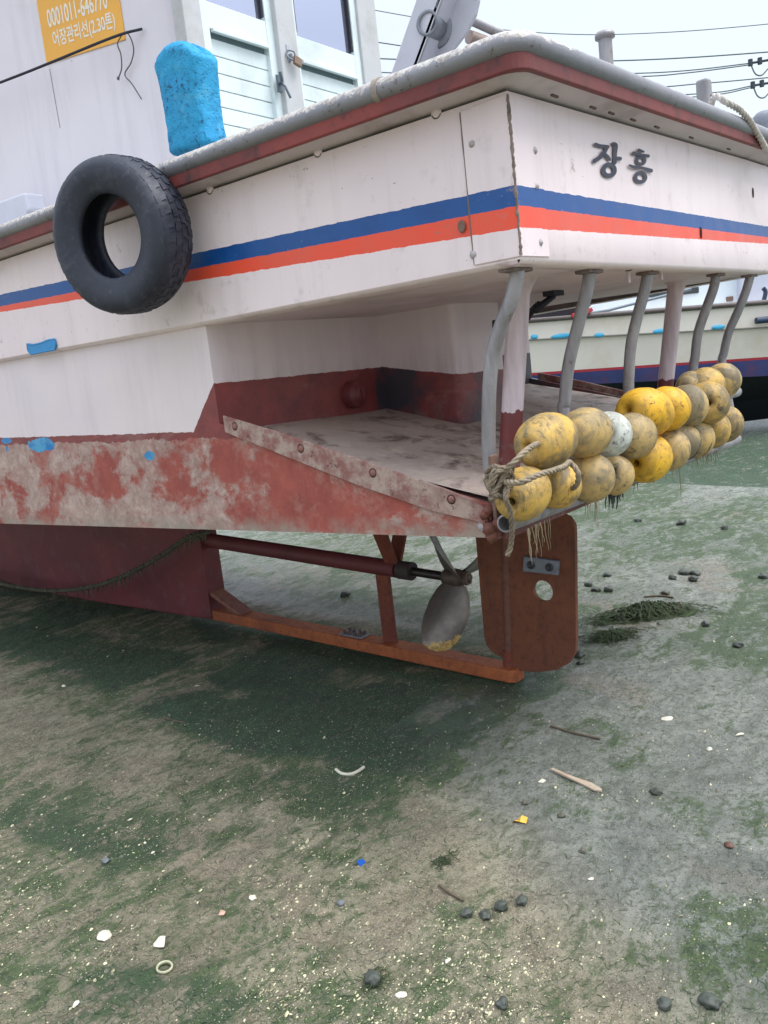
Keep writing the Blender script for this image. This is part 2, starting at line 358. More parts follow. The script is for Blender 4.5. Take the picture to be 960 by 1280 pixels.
def m_tyre():
    n = N('tyre_rubber'); f = n.noise(7, 8, .7); g = n.noise(40, 6, .7)
    c = n.mix(n.ramp(f, .35, .7), sr(32, 36, 50), sr(54, 58, 72)); c = n.mix(n.ma('MULTIPLY', n.ramp(n.noise(5, 9, .75, .6), .52, .66), .55), c, sr(86, 86, 98)); c = n.mix(n.ma('MULTIPLY', n.ramp(g, .58, .7), .4), c, sr(110, 106, 108))
    return n.done(c, n.ramp(f, .3, .7, .5, .72), n.bump(g, .3, .004))
M_tyre = m_tyre()
def m_foam():
    n = N('blue_foam'); f = n.noise(55, 6, .75); g = n.noise(5, 6, .7); pit = n.vor(70)
    c = n.mix(n.ramp(g, .3, .7), sr(40, 160, 208), sr(24, 140, 196)); c = n.mix(n.ma('MULTIPLY', n.ramp(f, .54, .6), n.ramp(g, .36, .54)), c, sr(10, 66, 104)); c = n.mix(n.ma('MULTIPLY', n.ramp(n.noise(12, 7, .7), .55, .66), .4), c, sr(96, 186, 216))
    return n.done(c, .75, n.bump(n.ma('ADD', f, n.ramp(pit, 0, .3, 0, .6)), .8, .008))
M_foam = m_foam()
def m_float(name, a, b, grime, gd=.5):
    n = N(name); oi = n.t.nodes.new('ShaderNodeObjectInfo'); 
    v = n.t.nodes.new('ShaderNodeVectorMath'); v.operation = 'ADD'; n.inp(v.inputs[0], n.obj); n.inp(v.inputs[1], oi.outputs['Location']); vec = v.outputs[0]
    pt = n.noise(3.2, 7, .65, .8, vec=n.map((3, 2, 2), vec=vec)); g = n.noise(9, 8, .72, .4, vec=vec); f = n.noise(30, 8, .78, .5, vec=vec); k = n.noise(4, 4, vec=vec)
    c = n.mix(n.ramp(k, .3, .7), sr(*a), sr(*b)); c = n.mix(n.ma('MULTIPLY', n.ramp(g, .44, .62), gd), c, sr(*grime))
    c = n.mix(n.ma('MULTIPLY', n.ramp(f, .55, .62), n.ramp(k, .38, .6)), c, sr(58, 54, 48))
    c = n.mix(n.ma('MULTIPLY', n.ramp(pt, .48, .58), gd), c, tuple(q*.75 for q in sr(*grime)[:3])+(1,)); c = n.mix(n.ma('MULTIPLY', n.ramp(n.noise(60, 5, .7, vec=vec), .6, .66), .6), c, sr(70, 62, 48))
    scr = n.noise(1, 6, .7, 1.5, vec=n.map((40, 12, 12), vec=vec)); c = n.mix(n.ma('MULTIPLY', n.ramp(scr, .6, .66), .7), c, sr(82, 70, 52))
    return n.done(c, n.ramp(g, .3, .7, .42, .75), n.bump(f, .3, .003))
M_fy = m_float('float_bright_yellow', (236, 186, 44), (226, 168, 30), (176, 136, 50), .55)
M_fd = m_float('float_dirty_yellow', (216, 172, 72), (196, 158, 84), (138, 122, 92), .85)
M_ft = m_float('float_faded_tan', (200, 166, 100), (184, 156, 104), (132, 120, 96), .9)
M_fw = m_float('float_white', (222, 224, 216), (206, 208, 200), (140, 142, 128), .45)
M_rope = m_simple('old_rope', sr(146, 132, 112), .85, .3, 40, bmp=.5, dirt=sr(80, 72, 58), damt=.7)
M_ropew = m_simple('white_rope', sr(196, 190, 184), .8, .15, 30, bmp=.4, dirt=sr(110, 104, 104), damt=.5)
M_roped = m_simple('dark_weedy_rope', sr(84, 80, 66), .85, .3, 30, bmp=.5, dirt=sr(40, 46, 34), damt=.8)
M_strand = m_simple('dry_fibre', sr(152, 138, 112), .85, .3, 30, dirt=sr(90, 84, 66), damt=.7)
M_bronze = None
def m_prop():
    n = N('worn_bronze'); g = n.noise(6, 7, .7); k = n.noise(16, 8, .75); x, y, z = n.xyz()
    c = n.mix(n.ramp(g, .3, .7), sr(140, 130, 120), sr(96, 90, 90)); c = n.mix(n.ma('MULTIPLY', n.ramp(k, .55, .7), .6), c, sr(96, 86, 86))
    low = n.ma('GREATER_THAN', n.ma('ADD', n.ma('MULTIPLY', z, -1), n.ramp(k, 0, 1, -.05, .05)), .262)
    c = n.mix(low, c, n.mix(n.ramp(n.noise(40, 4, .7), .4, .6), sr(210, 180, 110), sr(150, 116, 62)))
    return n.done(c, n.ramp(n.ma('ADD', g, low), .3, .8, .24, .5), n.bump(k, .3, .004), n.ma('MULTIPLY', n.ma('SUBTRACT', 1, low), .55))
M_prop = m_prop()
M_zinc = m_simple('zinc', sr(128, 132, 142), .55, .15, 30, metal=.3, bmp=.3, dirt=sr(96, 98, 106), damt=.6)
M_ink = m_simple('black_lettering', sr(40, 40, 60), .5, .1, 20, bmp=0)
M_sign = m_simple('sign_yellow', sr(238, 174, 72), .45, .05, 4, bmp=0, dirt=sr(222, 160, 78), damt=.4)
M_signink = m_simple('sign_white', sr(236, 228, 216), .5, .04, 10, bmp=0)
M_scup = m_simple('scupper_blue', sr(44, 136, 196), .5, .15, 20)
M_brass = m_simple('padlock_brass', sr(140, 116, 100), .5, .2, 30, metal=.5)
M_davit = (lambda n: n.done(n.mix(n.ramp(n.noise(5, 7, .65), .55, .72), n.mix(n.ramp(n.noise(3, 4), .3, .7), sr(196, 196, 208), sr(172, 172, 184)), sr(140, 112, 92)), .5, n.bump(n.noise(20, 6), .2, .004)))(N('davit_grey_paint'))
def m_ground():
    n = N('slipway'); al = n.attr('algae'); we = n.attr('wet'); vec = n.t.nodes.new('ShaderNodeNewGeometry').outputs['Position']
    stv = n.map((.85, 1.6, 1), rot=(0, 0, .75), vec=vec)      # streaks left by the ebb, running across the slip
    g0 = n.noise(1.4, 6, .6, .5, vec=vec); g1 = n.noise(3.6, 9, .68, .9, vec=stv); g2 = n.noise(9, 10, .74, .6, vec=stv); g3 = n.noise(38, 9, .78, .4, vec=vec); g4 = n.noise(150, 6, .75, vec=vec)
    mud = n.mix(n.ramp(g1, .36, .62), sr(126, 116, 98), sr(178, 168, 144)); mud = n.mix(n.ramp(g2, .5, .62, 0, .7), mud, sr(106, 102, 80)); mud = n.mix(n.ramp(g0, .54, .66, 0, .6), mud, sr(172, 154, 134))
    mud = n.mix(n.ramp(g3, .5, .64, 0, .8), mud, sr(84, 80, 64)); mud = n.mix(n.ramp(g4, .53, .64, 0, .9), mud, sr(208, 200, 170))
    grey = n.mix(n.ramp(g1, .36, .62), sr(118, 122, 112), sr(168, 170, 162)); grey = n.mix(n.ramp(g2, .5, .62, 0, .7), grey, sr(112, 116, 106)); grey = n.mix(n.ramp(g0, .56, .66, 0, .5), grey, sr(158, 142, 124))
    grey = n.mix(n.ramp(g3, .5, .62, 0, .8), grey, sr(88, 92, 84)); grey = n.mix(n.ramp(g4, .56, .68, 0, .8), grey, sr(190, 188, 184))
    base = n.mix(n.ramp(we, .2, .8), mud, grey)
    dev = lambda g, k: n.ma('MULTIPLY', n.ma('SUBTRACT', g, .5), k)
    am = al
    for g, k in ((g1, 2.0), (g2, 1.8), (g3, 1.3), (g4, .7)): am = n.ma('ADD', am, dev(g, k))
    grn = n.mix(n.ramp(g3, .42, .6), sr(50, 72, 42), sr(96, 114, 72)); deep = n.mix(n.ramp(g2, .4, .6), sr(24, 54, 38), sr(48, 84, 54)); deep = n.mix(n.ramp(g3, .5, .64, 0, .7), deep, sr(74, 98, 66)); grn = n.mix(n.ramp(al, .55, .85), grn, deep)
    film = n.mix(n.ramp(am, .15, .48, 0, .6), base, n.mix(.5, grn, base)); c = n.mix(n.ramp(am, .44, .68, 0, .9), film, grn)
    # crushed shell and dark grains, millimetres across
    gn = n.t.nodes.new('ShaderNodeTexVoronoi'); n.inp(gn.inputs['Vector'], vec); gn.inputs['Scale'].default_value = 210
    cs = n.t.nodes.new('ShaderNodeSeparateColor'); n.inp(cs.inputs[0], gn.outputs['Color']); core = n.ramp(gn.outputs['Distance'], .42, .3)
    dens = n.ramp(n.ma('ADD', g1, dev(g0, .8)), .42, .62, .02, .16)
    pale = n.ma('MULTIPLY', core, n.ma('LESS_THAN', cs.outputs[0], n.ma('MULTIPLY', dens, n.ramp(we, .3, .9, 1, .35))))
    c = n.mix(pale, c, n.mix(cs.outputs[1], sr(212, 206, 178), sr(168, 160, 122)))
    c = n.mix(n.ma('MULTIPLY', core, n.ma('GREATER_THAN', cs.outputs[0], .9)), c, sr(62, 62, 52))
    h = n.ma('ADD', n.ma('MULTIPLY', g3, 1.1), n.ma('MULTIPLY', g4, .45)); h = n.ma('ADD', h, n.ma('MULTIPLY', g2, 1.6)); h = n.ma('ADD', h, n.ma('MULTIPLY', pale, .25))
    wetm = n.ma('ADD', we, dev(g1, 1.6)); rough = n.ramp(wetm, .25, .75, .8, .27)
    return n.done(c, rough, n.bump(h, 1.0, .016), 0, .5)
M_ground = m_ground()

# ---------------------------------------------------------------- ground
def gz(x, y):
    y = np.asarray(y, float); x = np.asarray(x, float)
    b = .05*np.where(y > 4, 4+4*(1-np.exp(-(y-4)/4)), np.where(y < -3, -3-2*(1-np.exp((y+3)/2)), y))-.004
    b = b-.035*sst(x+.12*(fbm(x, y, 1.1, 4, 9)-.5), 5.36, 5.42)
    return b
def grelief(x, y):
    r = (fbm(x, y, 1.3, 4, 1)-.5)*.03+(fbm(x, y, 9, 4, 2)-.5)*.012+(fbm(x*1.0+y*.4, y*2.1-x*.5, 16, 3, 5)-.5)*.010
    return r
def gh(x, y): return float(gz(x, y)+grelief(x, y))
def algae(x, y):
    x = np.asarray(x, float); y = np.asarray(y, float)
    under = (.62+.38*sst(fbm(x, y, 2.6, 5, 33), .38, .56))*sst(1.15-np.abs(x+.45)+.9*(fbm(x, y, 1.4, 4, 21)-.5), .1, .75)*sst(y, -.75, .1)
    left = sst(fbm(x*1.2, y*.8, 1.7, 5, 22), .42, .66)*.78*sst(-x-.25*y, .9, 1.8)
    mid = sst(fbm(x, y, 2.0, 5, 27), .36, .62)*.72*np.exp(-(((x+1.15)/.7)**2+((y-.1)/1.0)**2))
    back = sst(fbm(x*.6, y*1.3, 1.1, 5, 23), .44, .6)*.62*sst(x, .2, .8)
    far = sst(x+.3*(fbm(x, y, 1, 3, 24)-.5), 5.3, 5.5)*.8
    grey = 1-.8*sst(-y-.45*(x+1.7)+.8*(fbm(x, y, 1.1, 3, 25)-.5)+.9*sst(x, 2, 3)*0, .15, .9)*(x < 3)*(y < 0)
    return np.clip(np.maximum.reduce([under, left*grey, mid*grey, back*grey, far, .20+.34*sst(fbm(x*1.0, y*.8, 1.2, 5, 28), .42, .68)]), 0, 1)
def wet(x, y):
    a = sst(x+.6*(-y)*.9+1.1+.5*(fbm(x, y, .9, 4, 31)-.5), -.1, .9)
    b = sst(x, .1, .7); return np.clip(np.maximum(a*(y < .2), b), 0, 1)
def axis_pts(a, b, step, far, grow=1.16):
    core = list(np.arange(a, b+1e-6, step)); lo = []; s = step; p = a
    while p > -far: s *= grow; p -= s; lo.append(p)
    hi = []; s = step; p = b
    while p < far: s *= grow; p += s; hi.append(p)
    return np.array(lo[::-1]+core+hi)
gx_ = axis_pts(-2.9, 2.2, .0125, 900, 1.07); gy_ = axis_pts(-2.0, 3.4, .0125, 900, 1.07)
GX, GY = np.meshgrid(gx_, gy_); near = np.exp(-np.maximum(0, np.hypot(GX, GY)-8)/8)
GZ = gz(GX, GY)+grelief(GX, GY)*near
me = bpy.data.meshes.new('ground'); nx, ny = len(gx_), len(gy_)
me.vertices.add(nx*ny); me.vertices.foreach_set('co', np.stack([GX, GY, GZ], -1).ravel())
ii = (np.arange(ny-1)[:, None]*nx+np.arange(nx-1)[None]).ravel(); q = np.stack([ii, ii+1, ii+nx+1, ii+nx], -1).ravel()
nf = len(ii); me.loops.add(nf*4); me.loops.foreach_set('vertex_index', q); me.polygons.add(nf)
me.polygons.foreach_set('loop_start', np.arange(nf)*4); me.polygons.foreach_set('loop_total', np.full(nf, 4)); me.polygons.foreach_set('use_smooth', np.ones(nf, bool))
me.update(calc_edges=True); me.validate()
for nm, fn in (('algae', algae), ('wet', wet)):
    at = me.attributes.new(nm, 'FLOAT', 'POINT'); at.data.foreach_set('value', fn(GX, GY).astype(np.float32).ravel())
ground = bpy.data.objects.new('ground', me); COL.objects.link(ground); me.materials.append(M_ground); tag(ground, kind='structure')

def gpt(u, v):
    """the point of the slipway seen at a photo pixel"""
    r = RC @ _d(u, v); t = (.05*CAM[1]-CAM[2])/(r[2]-.05*r[1])
    for _ in range(6):
        p = CAM+r*t; z = gh(p.x, p.y); t += (z-p.z)/r[2]*.9
    return CAM+r*t

# ================================================================ THE BOAT
boat = tag(empty('fishing_boat', (0, 0, 0)), 'white fishing boat with blue and orange stripes standing on its keel on the green slipway', 'boat')
YT = -.885; WT = 1.22
def hw(y):   # half width of the topsides
    return WT*np.interp(y, [-1, 3, 4, 5, 5.8, 6.4, 6.8, 7.1], [1, 1, .96, .84, .66, .44, .22, .02])
def zrise(y): return .016*max(0, y-2.2)**2
def zs(x, y): return 2.12+.042*(x+WT)*max(0, 1-(y-YT)/4)+zrise(y)       # under side of the rail flange
def zc(x, y): return 1.705+.014*(x+WT)*max(0, 1-(y-YT)/1.5)+zrise(y)*.8+.012*max(0, min(1, (y-.4)/1.4))
ys = [YT+.0]+list(np.arange(-.8, 3.01, .2))+[3.3, 3.7, 4, 4.4, 4.8, 5.2, 5.6, 6, 6.3, 6.6, 6.85, 7.1]
mb = MB()
for sgn in (-1, 1):
    rows = []
    for k in range(7):
        t = k/6; rows.append([Vector((sgn*float(hw(y)), y, zc(sgn*hw(y), y)+(zs(sgn*hw(y), y)-zc(sgn*hw(y), y))*t)) for y in ys])
    mb.grid(rows, True, flip=sgn > 0)
    # rounded chine lip turning under, then the flat underside
    lip = [[Vector((sgn*(float(hw(y))-dx), max(y, YT+.012), zc(sgn*hw(y), y)-dz)) for y in ys] for dx, dz in ((0, 0), (.006, .008), (.02, .013), (.09, .012))]
    mb.grid(lip, True, flip=sgn < 0)
hull = mb.build('hull', M_side, boat)
mb = MB(); xs = np.linspace(-WT, WT, 42)
rows = []
for dy, dz in ((.06, -.012), (.02, -.012), (.006, -.007), (0, .004)): rows.append([Vector((x, YT+dy, zc(x, YT)+dz)) for x in xs])
for t in (.2, .4, .6, .8, 1): rows.append([Vector((x, YT, zc(x, YT)+(zs(x, YT)-zc(x, YT))*t)) for x in xs])
mb.grid(rows, True); mb.build('transom', M_transom, boat)
# underside of the overhang
M_undr = m_simple('overhang_underside', sr(218, 202, 206), .5, .06, 3, dirt=sr(168, 146, 144), damt=.6)
mb = MB(); mb.grid([[Vector((x, y, zc(x, YT)-.012+(0 if y < 0 else .004))) for x in np.linspace(-WT+.015, WT-.015, 12)] for y in (YT+.05, -.4, 0, .5)], False, flip=True)
mb.build('overhang_underside', M_undr, boat)
# rail flange, its red edge and deck
def offs(d, inner=False):
    """outline from port bow aft round the transom to starboard bow, offset d outwards"""
    a = [Vector((-float(hw(y))-d, y, 0)) for y in reversed(ys[1:])]
    c = min(.06, .04+d*.3); yt = YT-d; ax = WT+d
    for k in range(7):
        t = k/6*pi/2; a.append(Vector((-ax+c-c*cos(t), yt+c-c*sin(t), 0)))
    for x in np.linspace(-ax+c+.1, ax-c-.1, 14): a.append(Vector((x, yt, 0)))
    b = [Vector((-p.x, p.y, 0)) for p in reversed(a[:len(ys)-1+7])]
    return a+b
def ring(d1, d2, z1, z2): # closed section swept round the outline
    A, B = offs(d1), offs(d2); return [[Vector((p.x, p.y, zs(p.x, p.y)+z)) for p in Q] for Q, z in ((A, z1), (B, z1), (B, z2), (A, z2), (A, z1))]
MB().grid([[a+Vector((0, 0, (.0, .022, 0, 0, 0)[i])) for a in q_] for i, q_ in enumerate(ring(-.05, .075, .0, .062))], False).build('rail_flange', m_simple('flange_paint', sr(200, 188, 190), .5, .06, 4, dirt=sr(120, 96, 92), damt=.5), boat, merge=.0005)
MB().grid(ring(.077, .096, .016, .058), False).build('rub_strip', M_redstrip, boat, merge=.0005, bevel=.004)
pr_ = offs(.082); rail = MB().tube([Vector((p.x, p.y, zs(p.x, p.y)+.080)) for p in pr_], .030, 16)
ro = rail.build('rail_pipe', M_rail, boat)
mb = MB()
for p, t in ((P(476, 120, 0, -1.302), (0, 1, 0)), ):
    pz = zs(p.x, p.y)+.080; t = Vector(t); mb.tube([Vector((p.x, p.y, pz))-t*.008, Vector((p.x, p.y, pz))+t*.008], .0345, 16)
mb.build('rail_clamp', m_simple('clamp', sr(150, 140, 130), .6, .3, 30, dirt=sr(100, 80, 66), damt=.8), boat)
# deck
mb = MB(); A = offs(-.05); n_ = len(A)//2
mb.grid([[Vector((p.x*(1-2*t)if 0 else p.x*(1-t), p.y, zs(p.x, p.y)+.058)) for p in A] for t in (0, 1)], False, flip=True)
# the helper above only reaches the centre line, so lay the deck as strips between mirrored outline points
mb = MB(); h2 = len(A)//2
mb.grid([[A[i]+Vector((0, 0, zs(A[i].x, A[i].y)+.05)) for i in range(h2)], [A[-1-i]+Vector((0, 0, zs(A[-1-i].x, A[-1-i].y)+.05)) for i in range(h2)]], False)
mb.build('deck', m_simple('deck_paint', sr(120, 130, 130), .7, .15, 6), boat)

# corner cover plates with their screws
mb = MB(); c0 = P(640, 122, 0, -WT); 
def sidept(u, v, off=.004): p = P(u, v, 0, -WT-off); return p
def tranpt(u, v, off=.004): p = P(u, v, 1, YT-off); return p
yl = P(581, 200, 0, -WT-.004).y
top = lambda y: zs(-WT, y)-.002
mb.prism([(-WT-.001, yl, 1.712), (-WT-.001, YT-.001, 1.712), (-WT-.001, YT-.001, 2.112), (-WT-.001, yl, 2.105)], (-.004, 0, 0))
cp = mb.build('corner_plate', M_side, boat, merge=.0001, bevel=.0015)
xr = P(676, 200, 1, YT).x
MB().prism([(-WT-.004, YT-.001, 1.712), (xr, YT-.001, 1.716), (xr, YT-.001, 2.118), (-WT-.004, YT-.001, 2.112)], (0, -.003, 0)).build('corner_plate', M_transom, boat, merge=.0001, bevel=.001)
# worn caulk line down the corner
mb = MB(); zz_ = np.linspace(1.715, 2.11, 60)
mb.tube([Vector((-WT-.003-.002*random.random(), YT-.002-.002*random.random(), z)) for z in zz_], [.0028+.0028*random.random()*(1.6 if z < 1.8 else 1) for z in zz_], 6)
mb.build('corner_seam', m_simple('seam', sr(128, 112, 104), .8, .4, 60, dirt=sr(66, 54, 50), damt=.8), boat)
M_bolt = m_simple('bolt_head', sr(176, 168, 170), .5, .15, 60, dirt=sr(120, 92, 76), damt=.7)
def bolt(p, nrm, r, parent, mat=None):
    q = Vector(nrm).to_track_quat('Z', 'Y').to_matrix().to_4x4(); m = Matrix.Translation(p) @ q
    MB().lathe([(0, .006), (r*.45, .0055), (r*.8, .004), (r, 0), (r*1.25, .0), (r*1.25, -.003)], m, 14).build('bolt', mat or M_bolt, parent)
for u, v in ((590, 180), (592, 318)): bolt(sidept(u, v, .004), (-1, 0, 0), .010, boat)
for u, v in ((669, 188), (671, 233), (676, 303)): bolt(tranpt(u, v, .004), (0, -1, 0), .008, boat)
for u, v in ((262, 237), (397, 190), (545, 141)): bolt(sidept(u, v, .0), (-1, 0, 0), .013, boat, M_side)
# drip marks / slots under the flange on the transom
M_slot = m_simple('slot_dark', sr(96, 78, 74), .8)
for u, v in ((693, 117), (740, 119), (790, 129), (820, 141), (863, 153), (910, 168), (764, 139)):
    p = P(u, v, 2, 2.13+.0); mbx = MB().box((0, 0, 0), (.035, .006, .005))
    p = P(u, v, 1, YT-.045); p.z = zs(p.x, YT)-.002; MB().box(p, (.035, .007, .005)).build('flange_slot', M_slot, boat)
# drain holes with a dark rim in the stripes
for (pp, nr) in ((P(876, 291, 1, YT-.001), (0, -1, 0)), (P(941, 241, 1, YT-.001), (0, -1, 0)), (P(577, 283, 0, -WT-.005), (-1, 0, 0))):
    q = Vector(nr).to_track_quat('Z', 'Y').to_matrix().to_4x4() @ Matrix.Diagonal((1, 1, 1, 1)); s_ = (.7, 1.9) if nr[1] else (1.0, 1.4)
    m = Matrix.Translation(pp) @ Vector(nr).to_track_quat('Z', 'Y').to_matrix().to_4x4() @ Matrix.Diagonal((s_[0], s_[1], 1, 1))
    MB().lathe([(0, .0015), (.008, .0015), (.011, .003), (.012, 0)], m, 14).build('drain_hole', m_simple('hole', sr(36, 30, 36) if nr[1] else sr(120, 96, 84), .8), boat)

# the two painted syllables of the home port, on the transom
_stag = [0]
def stroke_mb(mb, pts, w, fx0, n=5):
    """a brush stroke: polyline with widths -> flat ribbon 1.5 mm proud"""
    _stag[0] += 1; e_ = _stag[0]*.00025; fx = lambda a, b, o: fx0(a, b, o+e_)
    pp = [Vector((a, b, 0)) for a, b in pts]; pp = smooth_path(pp, n) if len(pp) > 2 else [pp[0]+(pp[1]-pp[0])*k/6 for k in range(7)]
    ws = np.interp(np.linspace(0, 1, len(pp)), np.linspace(0, 1, len(w)), w); Lp, Rp = [], []
    for i, p in enumerate(pp):
        t = (pp[min(i+1, len(pp)-1)]-pp[max(i-1, 0)]).normalized(); nn = Vector((-t.y, t.x, 0))*ws[i]/2; Lp.append(p+nn); Rp.append(p-nn)
    # rounded ends
    def capp(p, t, w_): return [p+Vector((t.x*cos(a)-t.y*sin(a), t.y*cos(a)+t.x*sin(a), 0))*w_/2 for a in (pi/3, 0, -pi/3)]
    t0 = (pp[0]-pp[1]).normalized(); t1 = (pp[-1]-pp[-2]).normalized()
    out = Lp+capp(pp[-1], t1, ws[-1])+Rp[::-1]+capp(pp[0], t0, ws[0])
    front = [fx(p.x, p.y, .0015) for p in out]; back = [fx(p.x, p.y, 0) for p in out]; L_ = len(Lp)
    vs = [fx(p.x, p.y, .0015) for p in Lp+Rp]; mb.add(vs, [(i, i+1, L_+i+1, L_+i) for i in range(L_-1)])
    c1 = [fx(p.x, p.y, .0015) for p in [Lp[-1]]+capp(pp[-1], t1, ws[-1])+[Rp[-1]]]; mb.add(c1, [tuple(range(len(c1)))])
    c2 = [fx(p.x, p.y, .0015) for p in [Rp[0]]+capp(pp[0], t0, ws[0])+[Lp[0]]]; mb.add(c2, [tuple(range(len(c2)))])
def ring_mb(mb, cx, cy, rx, ry, w, fx):
    vs = []
    for k in range(28):
        a = 2*pi*k/28
        for q in (-w/2, w/2): vs.append(fx(cx+(rx+q)*cos(a), cy+(ry+q)*sin(a), .0015))
    mb.add(vs, [(2*k, 2*k+1, (2*k+3) % 56, (2*k+2) % 56) for k in range(28)])
# glyph strokes are given in photo pixels enlarged 6x from (700,160) and laid on the transom's own plane
def fxT(a, b, o): return P(700+a/6, 160+b/6, 1, YT-.0035-o*1.0)
mb = MB()
stroke_mb(mb, [(268, 124), (300, 134), (358, 142)], [30, 26, 30], fxT)
stroke_mb(mb, [(356, 142), (318, 204), (258, 248)], [26, 30, 32], fxT)
stroke_mb(mb, [(316, 186), (352, 210), (372, 236)], [24, 28, 26], fxT)
stroke_mb(mb, [(398, 118), (418, 130), (414, 190), (412, 262)], [26, 34, 28, 26], fxT)
stroke_mb(mb, [(418, 226), (452, 230)], [24, 30], fxT)
ring_mb(mb, 368, 316, 42, 42, 33, fxT)
mb.build('lettering', M_ink, boat)
mb = MB()
stroke_mb(mb, [(590, 164), (626, 178)], [22, 18], fxT)
stroke_mb(mb, [(552, 188), (600, 200), (664, 210)], [28, 20, 24], fxT)
ring_mb(mb, 606, 244, 30, 26, 24, fxT)
stroke_mb(mb, [(522, 280), (560, 294), (620, 300), (684, 320)], [18, 26, 20, 30], fxT)
ring_mb(mb, 604, 370, 38, 34, 27, fxT)
mb.build('lettering', M_ink, boat)

# the starboard quarter is a little fuller than the port one
for o in list(boat.children):
    if o.name.split('.')[0] in ('hull', 'transom', 'overhang_underside', 'rail_flange', 'rub_strip', 'rail_pipe', 'deck'):
        for v in o.data.vertices:
            if v.co.x > .9: v.co.x += (v.co.x-.9)*.27
# lower hull: sides forward of the bulkhead, bulkhead, rudder trunk
WL = 1.19; YB = .40; TX = .20
mb = MB()
yl_ = [YB]+list(np.arange(.6, 3.01, .3))+[3.4, 3.8, 4.2, 4.6, 5, 5.4, 5.8, 6.2, 6.5, 6.8]
def wl(y): return float(hw(y))*WL/WT
def zb(y): return .95+.03*max(0, y-3)**2
def kz(y): return .93-.07*min(3.5, max(0, y-1.8))+.035*max(0, y-4)**2
for sgn in (-1, 1):
    rows = [[Vector((sgn*wl(y), y+(.0 if y > YB else .0), zb(y)+(zc(0, y)+.01-zb(y))*t)) for y in yl_] for t in (0, .25, .5, .75, 1)]
    mb.grid(rows, True, flip=sgn > 0)
    mb.grid([[Vector((sgn*(.07+(wl(y)-.07)*t), y, kz(y)+(zb(y)-kz(y))*t)) for y in yl_] for t in (0, .5, 1)], True, flip=sgn > 0)
    # bulkhead
    mb.grid([[Vector((sgn*x, YB, z)) for x in (TX, .5, .8, WL)] for z in (.952, 1.0, 1.3, 1.5, 1.715)], False, flip=sgn < 0)
    # trunk side and corner (rounded)
    rr = .03; prof = [(sgn*TX, YB)]+[(sgn*TX, .2), (sgn*TX, rr)]+[(sgn*(TX-rr+rr*cos(a)), rr-rr*sin(a)) for a in (pi/6, pi/3, pi/2)]+[(0, 0)]
    mb.grid([[Vector((a, b, z)) for a, b in prof] for z in (.98, 1.25, 1.45, 1.715)], True, flip=sgn > 0)
mb.build('lower_hull', M_lower, boat)
# stern platform: sloping top, flat bottom, solid wedge
YA = -.70
def zf(y): return 1.215+.235*y
mb = MB()
for sgn in (-1, 1):
    side = [(sgn*WL, YB, .95), (sgn*WL, YA, .95), (sgn*WL, YA, 1.035), (sgn*WL, YA+.05, 1.055), (sgn*WL, YB, 1.345)]
    mb.prism(side, (-sgn*.035, 0, 0))
mb.prism([(-WL+.034, YB, .952), (-WL+.034, YA, .952), (-WL+.034, YA, zf(YA)-.01), (-WL+.034, YB, zf(YB)-.01)], (2*WL-.068, 0, 0))
mb.build('stern_platform', M_lower, boat, merge=.0001)
mb = MB(); fr = []
for y in np.linspace(YA+.002, YB-.001, 14): fr.append([Vector((x, y, zf(y)-.005+.012*abs(x/WL)**3+.003*sin(7*x+3*y))) for x in np.linspace(-WL+.036, WL-.036, 24)])
mb.grid(fr, True); mb.build('platform_floor', M_floor, boat)
for sgn in (-1, 1):
    x0 = sgn*(WL+.002); mb = MB()
    topl = [(YB-.035, 1.372), (.1, 1.300), (-.3, 1.178), (-.55, 1.100), (-.655, 1.062), (-.69, 1.035), (-.70, .985)]
    botl = [(-.66, 1.0), (-.5, 1.030), (-.2, 1.120), (.1, 1.222), (YB-.035, 1.312)]
    mb.prism([(x0, y, z) for y, z in topl+botl], (sgn*.009, 0, 0)); ps = mb.build('side_strip', M_strip, boat, merge=.0001, bevel=.002)
    for t in (.03, .33, .62, .9):
        y = YB-.06+(-.66-YB+.04)*t; bolt(Vector((x0+sgn*.009, y, 1.34+(1.035-1.34)*t)), (sgn, 0, 0), .012, ps, m_simple('strip_bolt', sr(136, 92, 84), .7, .3, 50) if t == .03 and sgn < 0 else bpy.data.materials['strip_bolt'])
mb = MB(); mb.tube([(-WT-.004, yl+.001, z) for z in np.linspace(1.713, 2.104, 20)], [.0012+.0016*random.random() for _ in range(20)], 5); mb.build('plate_seam', m_simple('seam_line', sr(120, 104, 98), .8), boat)
bolt(Vector((-WL-.004, -.67, .985)), (-1, 0, 0), .012, boat)
# rusted lumps where the strip meets the aft corner
mb = MB()
random.seed(5)
for k in range(16):
    p = Vector((-WL-.002+random.uniform(-.012, .02), -.70+random.uniform(-.03, .02), random.uniform(.955, 1.05))); r = random.uniform(.010, .022)
    bm = bmesh.new(); bmesh.ops.create_icosphere(bm, subdivisions=2, radius=r)
    for v in bm.verts: v.co *= 1+random.uniform(-.25, .25); v.co += p
    mb.add([v.co.copy() for v in bm.verts], [tuple(v.index for v in f.verts) for f in bm.faces], True); bm.free()
mb.build('rusted_corner', m_rust('corner_rust', (98, 50, 42), (124, 78, 64), (70, 48, 44)), boat)
